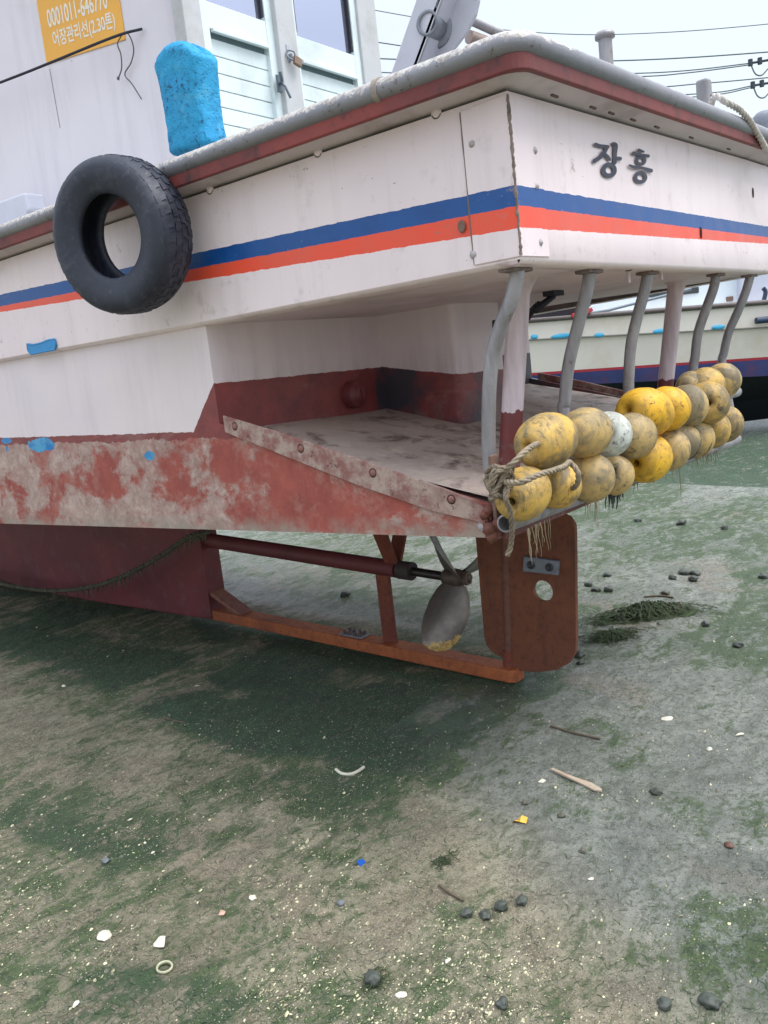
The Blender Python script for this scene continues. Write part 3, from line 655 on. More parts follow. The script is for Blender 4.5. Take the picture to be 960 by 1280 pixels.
# aft edge beam, two fender pipes with open ends
MB().box((0.0, YA-.022, .968), (2*WL-.02, .04, .05)).build('edge_beam', m_red('beam_red', (112, 62, 60), (92, 56, 56), (150, 132, 122), .7), boat, bevel=.004)
def hollow(mb, a, b, r, n=18, w=.005):
    a, b = Vector(a), Vector(b); q = (b-a).to_track_quat('Z', 'Y').to_matrix().to_4x4(); l = (b-a).length
    mb.lathe([(r-w, .0), (r, 0), (r, l), (r-w, l), (r-w, 0)], Matrix.Translation(a) @ q, n)
    mb.lathe([(0, .05), (r-w, .05)], Matrix.Translation(a) @ q, n); mb.lathe([(0, l-.05), (r-w, l-.05)], Matrix.Translation(a) @ q, n); return mb
YP = YA-.066
hollow(MB(), (-1.225, YP, 1.0), (.99, YP, .962), .026).build('fender_pipe', M_steel, boat)
hollow(MB(), (-.95, YP, 1.167), (1.04, YP, 1.185), .024).build('fender_pipe', M_steel, boat)
M_fb = m_rust('bracket_brown', (116, 84, 74), (134, 108, 96), (88, 60, 54))
for x in (-1.18, -.6, .0, .6, 1.05): MB().box((x, YP+.045, 1.07), (.04, .012, .24)).build('fender_bracket', M_fb, boat, bevel=.002)

# support pipes (bent) from the overhang down to the platform edge
def bent(pix, x, r=.0205):
    pts = [P(u, v, 0, x) for u, v in pix]; pts.append(Vector((x, YA-.02, 1.0))); return smooth_path(pts, 7)
ptop = [(647, 341), (738, 334), (811, 334), (896, 338), (938, 344)]
ppix = [[(647, 341), (640, 372), (626, 408), (615, 450), (611, 510), (613, 585)],
        [(738, 334), (733, 365), (723, 405), (711, 455), (706, 500), (705, 520)],
        [(811, 334), (806, 362), (797, 395), (789, 430), (786, 470), (786, 492)],
        [(896, 338), (892, 360), (883, 385), (873, 415), (869, 445), (867, 470)],
        [(938, 344), (932, 365), (922, 390), (911, 415), (905, 440), (903, 460)]]
pipes = []
for (u, v), px in zip(ptop, ppix):
    x = P(u, v, 1, YT+.055).x; pts = bent(px, x)
    ztop = zc(x, YT)-.012; pts[0] = Vector((pts[0].x, pts[0].y, ztop-.002))
    po = MB().tube(pts, .0205, 14).build('support_pipe', M_steel, boat); pipes.append(po)
    MB().box((x, pts[0].y+.005, ztop-.006), (.105, .05, .010)).build('mounting_flange', m_rust('flange_rust', (100, 74, 66), (130, 120, 118), (74, 50, 44)) if 'flange_rust' not in bpy.data.materials else bpy.data.materials['flange_rust'], po, bevel=.002)
# two thick painted posts
for (a, b) in (((650, 345), (636, 590)), ((846, 345), (832, 480))):
    ta = P(*a, 1, -.62); tb = P(*b, 1, -.55); d_ = (ta-tb); z0 = zf(-.55)-.01; tb = tb+d_*((z0-tb.z)/d_.z); zt = zc(ta.x, YT)-.010; ta = tb+(ta-tb)*((zt-tb.z)/(ta-tb).z)
    pts = [tb+(ta-tb)*t for t in np.linspace(0, .93, 10)]+[ta+Vector((.0, 0, -.02)), ta]
    MB().tube(pts, [.036]*10+[.040, .058], 20).build('support_post', M_post, boat)
# small pegs and bolts below the overhang, drain fitting on the bulkhead
for u, v, h in ((785, 337, .045), (826, 336, .04)):
    p = P(u, v, 1, YT+.07); MB().tube([Vector((p.x, p.y, p.z+.02)), Vector((p.x, p.y, p.z-h))], .007, 8).build('peg', M_post, boat)
for u, v in ((788, 339), (681, 332), (855, 334)):
    p = P(u, v, 2, 1.70); MB().lathe([(0, -.012), (.012, -.01), (.014, .01)], Matrix.Translation((p.x, max(p.y, YT+.04), 1.712)), 10).build('bolt', M_slot, boat)
fp = P(443, 493, 1, YB-.02); m = Matrix.Translation(fp) @ Matrix.Rotation(radians(90), 4, 'X')
MB().lathe([(0, .040), (.030, .042), (.034, .036), (.036, .03), (.052, .026), (.056, .018), (.058, -.03)], m, 28).box(fp+Vector((0, -.046, 0)), (.010, .012, .05)).build('drain_plug', M_keel, boat)
# rope-less steering hose under the overhang
hp = P(692, 370, 2, 1.69)
h1 = MB()
a0 = Vector((hp.x, hp.y, 1.70))
for k in range(2):
    h1.tube(smooth_path([a0+Vector((0, .0, -.01)), a0+Vector((-.04-.03*k, .04, -.04-.015*k)), P(672-6*k, 381+7*k, 1, hp.y+.08), P(656, 396+5*k, 1, hp.y+.14), P(640, 402+4*k, 1, hp.y+.2), P(616, 404+4*k, 1, hp.y+.28)], 6), .013, 8)
h1.box(a0, (.09, .05, .02)); h1.build('steering_hose', M_black, boat)
# ---- keel, shaft tube, bracket, skeg
mb = MB()
ky = [1.99, 2.2, 2.6, 3.2, 4, 5, 5.8, 6.4]; kb = [.135, .135, .145, .155, .19, .30, .5, .85]
for sgn in (-1, 1):
    mb.grid([[Vector((sgn*.065, y, b+(kz(y)+.06-b)*t)) for y, b in zip(ky, kb)] for t in (0, .5, 1)], False, flip=sgn > 0)
mb.grid([[Vector((x, 1.99, z)) for x in (-.065, .065)] for z in (.135, .9)], False); mb.grid([[Vector((sx, y, b)) for y, b in zip(ky, kb)] for sx in (-.065, .065)], False)
mb.build('keel', M_keel, boat, merge=.0005, bevel=.012)
sh = MB().tube([(0, 2.05, .612), (0, .60, .498)], .043, 20); sh.build('shaft_tube', m_red('shaft_tube_red', (126, 60, 60), (102, 48, 52), (66, 40, 42), .5), boat)
br = MB().tube([(0, .585, .497), (0, .505, .4915)], .046, 20); br.build('shaft_bearing', m_rust('bearing', (76, 60, 60), (60, 50, 52), (40, 34, 36)), boat)
MB().tube([(0, .52, .493), (0, .22, .469)], .022, 14).build('propeller_shaft', m_simple('shaft_dark', sr(66, 60, 60), .4, .3, 40, metal=.6), boat)
mb = MB(); mb.prism([(-.012, .735, .11), (-.012, .655, .11), (-.012, .655, .47), (-.012, .735, .47)], (.024, 0, 0))
for s_ in (-1, 1):
    a = Vector((0, .62, .50)); b = Vector((s_*.20, .60, .955)); t = (b-a).normalized(); w = Vector((0, .038, 0)); q = t.cross(Vector((0, 1, 0))).normalized()*.009
    mb.prism([a-w-q, a+w-q, b+w*1.2-q, b-w*1.2-q], q*2)
mb.build('shaft_bracket', M_bracket, boat, merge=.0001, bevel=.003)
SKX = .055
mb = MB()
sk = [(-.035, .03, .0), (-.03, .0, 0)]
def skz(y): return .004+.063*max(0, y)
secs = []
for y, wsc in ((-.05, .55), (-.04, .8), (-.015, 1), (.5, 1), (1.2, 1), (1.75, 1), (2.0, 1.05)):
    z0 = skz(y); secs.append([Vector((-SKX*wsc, y, z0)), Vector((SKX*wsc, y, z0)), Vector((SKX*wsc, y, z0+.062)), Vector((-SKX*wsc, y, z0+.062)), Vector((-SKX*wsc, y, z0))])
mb.grid(secs, False); mb.add(secs[0][:4], [(0, 1, 2, 3)]); mb.add(secs[-1][:4], [(3, 2, 1, 0)])
skeg = mb.build('skeg', M_skeg, boat, merge=.0005, bevel=.008)
MB().prism([(-.05, 2.05, .30), (-.05, 1.78, skz(1.78)+.066), (-.05, 1.74, skz(1.74)+.066), (-.05, 1.98, .30)], (.1, 0, 0)).build('gusset', m_rust('gusset_rust', (128, 92, 90), (150, 96, 74), (96, 56, 52)), boat, merge=.0001, bevel=.004)
sp = MB(); sp.box((0, .93, skz(.93)+.068), (.085, .15, .008), Matrix.Rotation(.063, 3, 'X'))
spl = sp.build('splice_plate', M_zinc, boat, bevel=.002)
for dy in (-.05, -.02, .02, .05):
    for dx in (-.02, .02):
        MB().lathe([(0, .014), (.008, .014), (.009, .0), (.013, 0), (.013, -.003)], Matrix.Translation((dx, .93+dy, skz(.93+dy)+.074)), 6, smooth=False).build('nut', M_slot, spl)
# ---- propeller: three twisted blades on a hub
PY, PZ, PR = .255, .474, .36
prop = empty('propeller'); prop.parent = boat; 
def propeller():
    bld = []
    for ang in (30, 150, 262):
        mb = MB(); a = radians(ang); rad = Vector((-sin(a), 0, -cos(a))); tan = Vector((-cos(a), 0, sin(a))); ax = Vector((0, 1, 0))
        rows_f, rows_b = [], []
        for i in range(19):
            t = i/18; r = .03+(PR-.03)*t
            wd = .038+.105*sin(pi*min(1, (t*.92+.04))**.95)**.8 if t < 1 else .0
            wd = float(np.interp(t, [0, .12, .3, .5, .7, .84, .93, .98, 1], [.058, .08, .098, .104, .1, .086, .068, .046, .02]))
            skew = float(np.interp(t, [0, .4, .8, 1], [0, .004, .02, .035])); pitch = radians(62-34*t)
            ch = tan*cos(pitch)+ax*sin(pitch); nm = rad.cross(ch).normalized(); f, b = [], []
            for j in range(11):
                s_ = j/10*2-1; th = .0075*(1-t*.7)*(1-s_*s_)**.5+.0012
                c = rad*r+ch*(s_*wd+skew)+nm*(.012*s_*s_); f.append(Vector((0, PY, PZ))+c+nm*th); b.append(Vector((0, PY, PZ))+c-nm*th)
            rows_f.append(f); rows_b.append(b)
        mb.grid(rows_f, True); mb.grid(rows_b, True, flip=True)
        for e in (0, -1): mb.grid([[r_[e] for r_ in rows_f], [r_[e] for r_ in rows_b]], True, flip=e == 0)
        mb.grid([rows_f[-1], rows_b[-1]], True); bld.append(mb)
    return bld
# the propeller is one part with its blades as sub-parts: hub mesh carries them
prop_hub = MB().lathe([(0, -.075), (.018, -.075), (.02, -.05), (.028, -.05), (.03, -.03), (.040, -.03), (.044, .0), (.046, .04), (.040, .06), (0, .06)], Matrix.Translation((0, PY, PZ)) @ Matrix.Rotation(radians(-90), 4, 'X'), 20)
bpy.data.objects.remove(prop)
ph = prop_hub.build('propeller', m_simple('hub_brown', sr(92, 78, 70), .55, .3, 40, metal=.4, bmp=.4), boat)
ph.location = (0, PY, PZ)
for v in ph.data.vertices: v.co -= Vector((0, PY, PZ))
for b in propeller():
    o = b.build('blade', M_prop); o.parent = ph
    for v in o.data.vertices: v.co -= Vector((0, PY, PZ))
MB().lathe([(.024, -.012), (.034, -.012), (.034, .012), (.024, .012)], Matrix.Translation((0, PY-.062, PZ)) @ Matrix.Rotation(radians(90), 4, 'X'), 6, smooth=False).build('propeller_nut', m_simple('nut_brown', sr(110, 92, 80), .5, .3, 40, metal=.4), ph)
# ---- rudder plate with a round hole
def rudder():
    cu = bpy.data.curves.new('rudder', 'CURVE'); cu.dimensions = '2D'; cu.fill_mode = 'BOTH'; cu.extrude = .010; cu.bevel_depth = .0015
    out = []
    for (u, v) in ((607, 681), (607, 795), (610, 806), (618, 815), (632, 823), (650, 837), (672, 839), (697, 836), (712, 828), (720, 815), (721, 800), (720, 668), (719, 655), (713, 646), (700, 640)):
        p = P(u, v, 0, 0); out.append((p.y, p.z))
    out[0] = (out[1][0]-.01, .925); out += [(out[-1][0]+.05, .86), (-.1, .925)]
    def sp_(pts):
        s_ = cu.splines.new('POLY'); s_.points.add(len(pts)-1)
        for k, (a, b) in enumerate(pts): s_.points[k].co = (a, b, 0, 1)
        s_.use_cyclic_u = True
    sp_(out); c = P(680, 738, 0, 0); sp_([(c.y+.049*cos(k*pi/16), c.z+.049*sin(k*pi/16)) for k in range(32)])
    tmp = bpy.data.objects.new('tmp', cu); COL.objects.link(tmp)
    dg = bpy.context.evaluated_depsgraph_get(); me = bpy.data.meshes.new_from_object(tmp.evaluated_get(dg)); bpy.data.objects.remove(tmp)
    M = Matrix(((0, 0, 1, 0), (1, 0, 0, 0), (0, 1, 0, 0), (0, 0, 0, 1))); me.transform(M)
    me.name = 'rudder'; o = bpy.data.objects.new('rudder', me); COL.objects.link(o); me.materials.clear(); me.materials.append(M_rudder); o.parent = boat; return o
rud = rudder()
a = P(637, 836, 0, 0); b = P(633, 690, 0, 0); d_ = (b-a); tp = a+d_*((1.0-a.z)/d_.z)
stk = MB().tube([a, tp], .0215, 14); stk.build('rudder_stock', m_rust('stock', (124, 84, 72), (110, 66, 54), (82, 54, 48)), rud)
MB().tube([a+Vector((-.0, -.0, .0)), a+Vector((0, 0, .09))], .028, 14).box(a+Vector((0, -.04, .04)), (.02, .03, .09)).build('pintle', M_bracket, rud)
pa = [P(u, v, 0, -.012) for u, v in ((657, 694), (701, 700), (700, 718), (656, 713))]
an = MB().prism(pa[::-1], (-.022, 0, 0)).build('anode', M_zinc, rud, merge=.0001, bevel=.005)
for t in (.24, .76):
    c = pa[0].lerp(pa[1], t).lerp(pa[3].lerp(pa[2], t), .5)+Vector((-.0225, 0, 0))
    MB().lathe([(0, .002), (.011, .002), (.013, .008), (.017, .008), (.019, .0)], Matrix.Translation(c) @ Matrix.Rotation(radians(-90), 4, 'Y'), 14).build('bolt', m_simple('anode_bolt', sr(60, 60, 66), .6) if 'anode_bolt' not in bpy.data.materials else bpy.data.materials['anode_bolt'], an)
# blue scupper on the chine
sc0 = P(52, 433, 0, -WT-.004)
mb = MB(); pr2 = [P(u, v, 0, -WT-.002) for u, v in ((35, 430), (43, 431), (52, 429), (62, 425), (69, 424), (71, 431), (70, 437), (53, 440), (40, 443), (36, 438))]
mb.prism(pr2, (-.006, 0, 0)); mb.tube([Vector((-WT-.006, p.y, p.z)) for p in pr2], .004, 6, closed=True); mb.build('scupper', M_scup, boat)

# ---- cabin
YC = .90
cl = P(250, 60, 1, YC); crr = P(464, 60, 1, YC); ang = radians(15.7)
Lw = 3.2; HB = 2.17; HT = 4.05
A_ = Vector((cl.x, YC, 0)); B_ = A_+Vector((-sin(ang), cos(ang), 0))*Lw*.62; 
C_ = Vector((crr.x, YC, 0)); D_ = Vector((C_.x+.45, B_.y, 0))
lean = (P(250, 60, 1, YC)-P(258, 150, 1, YC)); 
mb = MB()
mb.prism([A_+Vector((0, 0, HB)), A_+Vector((0, 0, HT)), B_+Vector((0, 0, HT)), B_+Vector((0, 0, HB))], Vector((.05, .01, 0)))
mb.prism([D_+Vector((0, 0, HB)), D_+Vector((0, 0, HT)), C_+Vector((0, 0, HT)), C_+Vector((0, 0, HB))], Vector((-.05, .01, 0)))
mb.prism([B_+Vector((0, 0, HB)), B_+Vector((0, 0, HT)), D_+Vector((0, 0, HT)), D_+Vector((0, 0, HB))], Vector((0, -.04, 0)))
mb.box(((B_.x+D_.x)/2, (YC+B_.y)/2-.05, HT+.04), (D_.x-B_.x+.1, B_.y-YC+.35, .07))
cab = mb.build('cabin', M_cabin, boat, bevel=.008)
# aft face of the cabin: posts, middle post, head, and two plank doors with glass
def dp(u, v, dy=0): return P(u, v, 1, YC+dy)
xL0 = dp(250, 60).x; xM0 = dp(343, 60).x; xM1 = dp(367, 60).x; xR0 = dp(448, 60).x; xR1 = dp(470, 70).x
MB().box(((xL0-.03), YC+.02, (HB+HT)/2), (.10, .07, HT-HB)).box(((xR0+xR1)/2+.01, YC+.02, (HB+HT)/2), (xR1-xR0+.01, .075, HT-HB)).box(((xM0+xM1)/2, YC+.0, (HB+HT)/2), (xM1-xM0-.01, .06, HT-HB)).box(((xL0+xR1)/2, YC+.02, HT-.12), (xR1-xL0, .066, .24)).build('door_frame', m_simple('frame_paint', sr(190, 190, 192), .5, .05, 8, dirt=sr(160, 156, 154), damt=.5), cab, bevel=.005)
def door(x0, x1, zsill, ztop, hw_side):
    w = x1-x0; cx = (x0+x1)/2; d = MB(); yf = YC+.015
    for k in range(14):
        z0 = zsill-.16-k*.071
        if z0 < HB: break
        d.box((cx, yf+.012, z0-.034), (w-.08, .016, .067))
    d.box((x0+.025, yf, (HB+ztop)/2), (.05, .034, ztop-HB)).box((x1-.025, yf, (HB+ztop)/2), (.05, .034, ztop-HB))
    d.box((cx, yf+.001, zsill-.075), (w-.10, .032, .11)).box((cx, yf, ztop-.04), (w-.1, .034, .08)).box((cx, yf-.02, zsill-.135), (w-.12, .018, .016))
    o = d.build('cabin_door', M_door, cab, bevel=.002)
    MB().box((cx, yf+.019, (HB+zsill)/2-.05), (w-.08, .006, zsill-HB-.12)).build('groove_backing', M_groove, o)
    MB().box((cx, yf+.012, (zsill+ztop)/2-.02), (w-.1, .006, ztop-zsill)).build('window_pane', M_glass, o)
    for xx in (x0+.056, x1-.056): MB().box((xx, yf, (zsill+ztop)/2), (.012, .02, ztop-zsill)).build('window_seal', M_black, o)
    return o
zs1 = dp(290, 16).z; zs2 = dp(400, 42).z
d1 = door(xL0+.02, xM0+.01, (zs1+zs2)/2+.01, HT-.25, 1); d2 = door(xM1-.015, xR0+.01, (zs1+zs2)/2-.005, HT-.25, -1)
# latch handle and hasp
hl = dp(351, 104, -.035)
MB().box(hl+Vector((0, .01, 0)), (.028, .01, .075)).tube([hl, hl+Vector((-.025, -.03, .0)), hl+Vector((-.03, -.03, .035))], .008, 8).tube([hl, hl+Vector((.0, -.025, -.02)), hl+Vector((.022, -.03, -.07))], .006, 8).build('door_handle', m_simple('handle_dark', sr(96, 106, 116), .45, .2, 40, metal=.4), d1)
hs_ = dp(362, 66, -.04)
MB().box(hs_+Vector((.0, .01, 0)), (.02, .008, .075)).box(hs_+Vector((0.003, .0, -.02)), (.01, .02, .03)).build('hasp', m_simple('hasp_steel', sr(180, 186, 192), .35, .1, 40, metal=.6), d2)
pl = dp(372, 77, -.06)
mb = MB().box(pl, (.048, .018, .040), Matrix.Rotation(.25, 3, 'Y'))
mbs = MB().tube(smooth_path([pl+Vector((-.012, 0, .018)), pl+Vector((-.02, 0, .04)), pl+Vector((-.04, 0.02, .045)), pl+Vector((-.045, .02, .02)), pl+Vector((-.03, 0, .0))], 5), .004, 8)
padlock = tag(empty('padlock', pl), 'small brown padlock hanging from the hasp of the right cabin door', 'padlock')
mb.build('lock_body', M_brass, padlock, merge=.0001, bevel=.004); mbs.build('shackle', M_zinc, padlock)
# yellow registration plate on the cabin's side wall
wd_ = Vector((sin(ang), -cos(ang), 0)); wn_ = Vector((-cos(ang), -sin(ang), 0))      # aft along the wall, outwards
def wallpt(u, v, off=.0):
    r = RC @ _d(u, v); o_ = A_+wn_*off; t = (o_-CAM).dot(wn_)/r.dot(wn_); return CAM+r*t
s0, s1 = wallpt(60, 84), wallpt(157, 46); s2 = wallpt(50, 0)
al0 = (s0-A_).dot(wd_); al1 = (s1-A_).dot(wd_); zb0 = (s0.z+s1.z)/2; hh = .30
def WP(a, z, off): return Vector((A_.x, A_.y, 0))+wd_*a+Vector((0, 0, z))+wn_*off
sg = MB().prism([WP(al0, zb0, .001), WP(al1, zb0, .001), WP(al1, zb0+hh, .001), WP(al0, zb0+hh, .001)], wn_*.004).build('registration_plate', M_sign, cab, merge=.0001)
def text(body, a0, a1, z, h, off=.0062):
    cu = bpy.data.curves.new('t', 'FONT'); cu.body = body; cu.size = 1; cu.extrude = 0; cu.offset = .018
    tmp = bpy.data.objects.new('t', cu); COL.objects.link(tmp); dg = bpy.context.evaluated_depsgraph_get(); dg.update()
    me = bpy.data.meshes.new_from_object(tmp.evaluated_get(dg)); bpy.data.objects.remove(tmp)
    co = np.array([v.co for v in me.vertices]); lo = co.min(0); hi = co.max(0); 
    for v in me.vertices:
        a = a0+(a1-a0)*(v.co.x-lo[0])/(hi[0]-lo[0]); zz = z+h*(v.co.y-lo[1])/(hi[1]-lo[1]); v.co = WP(a, zz, off)
    o = bpy.data.objects.new('plate_lettering', me); COL.objects.link(o); me.materials.clear(); me.materials.append(M_signink); o.parent = sg; return o
wS = al1-al0
t2 = wallpt(62, 64); t1 = wallpt(62, 34)
zt2 = t2.z; zt1 = t1.z
text('어장관리선(2.30톤)', al0+.045*wS/.35, al1-.03*wS/.35, zt2-.006, .082); text('0001011-646770', al0+.035*wS/.35, al1-.05*wS/.35, zt1-.006, .078)
# rod along the wall with its hook, cords
r0, r1, r2 = wallpt(-60, 126, .10), wallpt(140, 47, .07), wallpt(178, 36, .012)
rod = tag(MB().tube(smooth_path([r0, (r0+r1)/2+Vector((0, 0, -.004)), r1, r2], 6), .006, 8).build('cable', M_black), 'thin black cable stretched along the white cabin wall across the yellow plate', 'cable'); recenter(rod)
k0 = wallpt(152, 44, .06)
cordm = m_simple('cord_grey', sr(96, 92, 92), .8)
cd1 = MB().tube(smooth_path([k0, wallpt(147, 55, .05), wallpt(151, 68, .03), wallpt(152, 85, .03), wallpt(148, 98, .03)], 6), .0028, 6).tube([wallpt(148, 96, .03), wallpt(147.5, 100, .03)], .006, 6).build('cord', cordm)
cd2 = MB().tube(smooth_path([k0, wallpt(160, 42, .05), wallpt(167, 60, .03), wallpt(164, 78, .02), wallpt(156, 93, .02), wallpt(165, 105, .03), wallpt(177, 124, .03)], 6), .0028, 6).build('cord', cordm)
tag(cd1, 'short grey cord with a knotted end hanging below the yellow plate', 'cord'); tag(cd2, 'longer wavy grey cord hanging from the cable right of the short cord', 'cord'); recenter(cd1); recenter(cd2)
# seam and a faint panel line on the wall, black lamp-foot at the very top, white lid near the deck
MB().tube([wallpt(62, 86, .001), wallpt(75, 160, .001)], .0015, 5).build('wall_seam', m_simple('seamline', sr(150, 144, 150), .7), cab)
lid = MB(); lc = wallpt(5, 262, .22)
lid.prism([P(-30, 262, 0, lc.x), P(30, 240, 0, lc.x), P(35, 262, 0, lc.x), P(33, 274, 0, lc.x), P(-30, 296, 0, lc.x)], (.10, 0, 0))
tag(recenter(lid.build('plastic_crate', m_simple('crate_white', sr(206, 206, 220), .45, .05), None, merge=.0001, bevel=.012, bseg=3)), 'white plastic box on the side deck at the left edge of the photo', 'box')
# ---- davit / line-hauler cheeks on the port quarter
XD = -1.02
dav = tag(empty('davit', (XD, -.45, 2.18)), 'grey painted steel davit foot with round boss leaning over the stern rail', 'davit')
fl = [P(u, v, 0, XD-.05) for u, v in ((462, 112), (492, 104), (566, -40), (538, -52))]
fl2 = [p.copy() for p in fl]; fl2[0].z -= .1; fl2[1].z -= .1
MB().prism(fl2, (.012, 0, 0)).build('front_flange', M_davit, dav, merge=.0001, bevel=.003)
MB().prism([fl2[1], fl2[2], fl2[2]+Vector((.07, .0, 0)), fl2[1]+Vector((.07, .0, 0))], (0, .012, .004)).build('web', M_davit, dav, merge=.0001)
ck = [P(u, v, 0, XD+.02) for u, v in ((484, 116), (548, 92), (563, 66), (583, 40), (594, 18), (598, 0), (594, -25), (575, -45), (530, -48))]
ck[0].z -= .08; ck[1].z -= .10
MB().prism(ck, (.014, 0, 0)).build('cheek_plate', M_davit, dav, merge=.0001, bevel=.004)
bc = P(548, 38, 0, XD+.02); ax = Vector((-1, -.15, 0)).normalized()
hollow(MB(), bc-ax*-.0, bc+ax*.075, .034, 24, .008).lathe([(.030, 0), (.05, .0), (.046, .01), (.03, .014)], Matrix.Translation(bc) @ ax.to_track_quat('Z', 'Y').to_matrix().to_4x4(), 24).build('boss', M_zinc, dav)
# rails lying inboard of the corner, mooring posts on the stern
for k, ((u0, v0), (u1, v1), rr_, mt, lb) in enumerate((((590, 26), (668, 62), .014, M_steel, 'upper steel pipe lying inside the stern corner behind the rail'), ((586, 46), (660, 72), .02, m_simple('brown_pipe', sr(150, 130, 122), .6, .3, 20, dirt=sr(110, 80, 70), damt=.7), 'lower brownish pipe lying inside the stern corner behind the rail'))):
    a, b = P(u0, v0, 0, -.80), P(u1, v1, 1, -.62)
    tag(recenter(MB().tube([a, b, b+(b-a)*.4], rr_, 12).build('deck_pipe', mt)), lb, 'pipe')
p1 = P(757, 60, 1, -.86); tpz = P(757, 46, 1, -.86).z
MB().tube([(p1.x, p1.y, 2.17), (p1.x, p1.y, tpz)], .021, 16).lathe([(0, .012), (.026, .012), (.031, .004), (.031, -.006), (.02, -.008)], Matrix.Translation((p1.x, p1.y, tpz)), 18).build('mooring_post', M_steel, boat)
p2 = P(880, 112, 1, -.86); tp2 = P(880, 100, 1, -.86).z
bp = MB().box((p2.x, p2.y, (2.2+tp2)/2), (.052, .052, tp2-2.2)).build('mooring_post', M_steel, boat, bevel=.012, bseg=3)
MB().lathe([(0, .001), (.011, .001), (.012, 0)], Matrix.Translation((p2.x-.0, p2.y-.027, P(876, 113, 1, -.89).z)) @ Matrix.Rotation(radians(90), 4, 'X'), 14).build('post_hole', M_slot, bp)
# mooring rope from the square post over the rail
rp = MB(); hp_ = [Vector((p2.x+.03, p2.y, zs(p2.x, YT)+.13))]
for (u, v, yy) in ((893, 121, -.93), (908, 128, -.98), (924, 137, -.995), (936, 150, -1.0), (946, 166, -.995), (957, 186, -.99), (968, 208, -.985), (980, 240, -.98), (1000, 270, -.97)): hp_.append(P(u, v, 1, yy))
rope_mb(rp, hp_, .013); rope_mb(rp, [Vector((p2.x+.03*cos(a_), p2.y+.04*sin(a_), zs(p2.x, YT)+.12+.01*a_/6)) for a_ in np.linspace(0, 12, 16)], .012)
tag(recenter(rp.build('mooring_rope', M_ropew)), 'grey and white twisted rope tied to the square post and hanging over the stern rail', 'rope')
cpn = P(958, 146, 1, -.72)
tag(recenter(MB().lathe([(0, .03), (.05, .025), (.075, 0), (.08, -.04), (.08, -.16)], Matrix.Translation(cpn), 18).build('deck_pot', M_zinc)), 'round grey pot standing on the stern deck at the right edge', 'pot')

# ================================================================ tyre hung over the port rail
def make_tyre():
    c = Vector((-1.395, .525, 2.012)); Rm = Euler((0, radians(-4), radians(10))).to_matrix().to_4x4(); M = Matrix.Translation(c) @ Rm @ Matrix.Rotation(radians(90), 4, 'Y')
    R, h = .278, .078
    KS = .925
    prof = [(.150, -.058), (.146, -.050), (.150, -.040), (.176, -.040), (.235, -.058), (.262, -.045), (.266, 0), (.262, .045), (.235, .058), (.176, .040), (.150, .040), (.146, .050), (.150, .058), (.166, .064), (.20, .078), (.235, .081), (.258, .073), (.271, .058), (.277, .03), (.278, 0), (.277, -.03), (.271, -.058), (.258, -.073), (.235, -.081), (.20, -.078), (.166, -.064)]
    prof = [(a*KS, b*1.06) for a, b in prof]; mb = MB(); mb.lathe(prof, M, 72, closed=True)
    o = mb.build('tyre', M_tyre, None, merge=.00001)
    tr = MB()
    for k in range(36):
        a = 2*pi*k/36
        for s_ in (-1, 1):
            a2 = a+(.5 if s_ > 0 else 0)*2*pi/36
            for (z0, z1, da) in ((.033, .070, 0), (.004, .026, .03)):
                pts = [];
                for zz, rr in ((z0, .2785*KS), (z1, (.2785-(.015 if z1 > .05 else 0))*KS)):
                    for dd in (-.056, .056):
                        t = a2+dd*.9+da+ (zz-z0)*1.2; pts.append((t, zz*s_, rr))
                b_ = [M @ Vector(((r_-.012)*cos(t), (r_-.012)*sin(t), z_)) for t, z_, r_ in pts]; u_ = [M @ Vector(((r_+.0007)*cos(t), (r_+.0035)*sin(t), z_)) for t, z_, r_ in pts]
                tr.add(b_+u_, [(0, 1, 5, 4), (1, 3, 7, 5), (3, 2, 6, 7), (2, 0, 4, 6), (4, 5, 7, 6)])
    o.location = c-Vector((0, 0, .28))
    for v in o.data.vertices: v.co -= o.location
    tr.build('tread', M_tyre, o)
    return o
tag(make_tyre(), 'worn black tyre hung as a fender over the port rail', 'tyre')
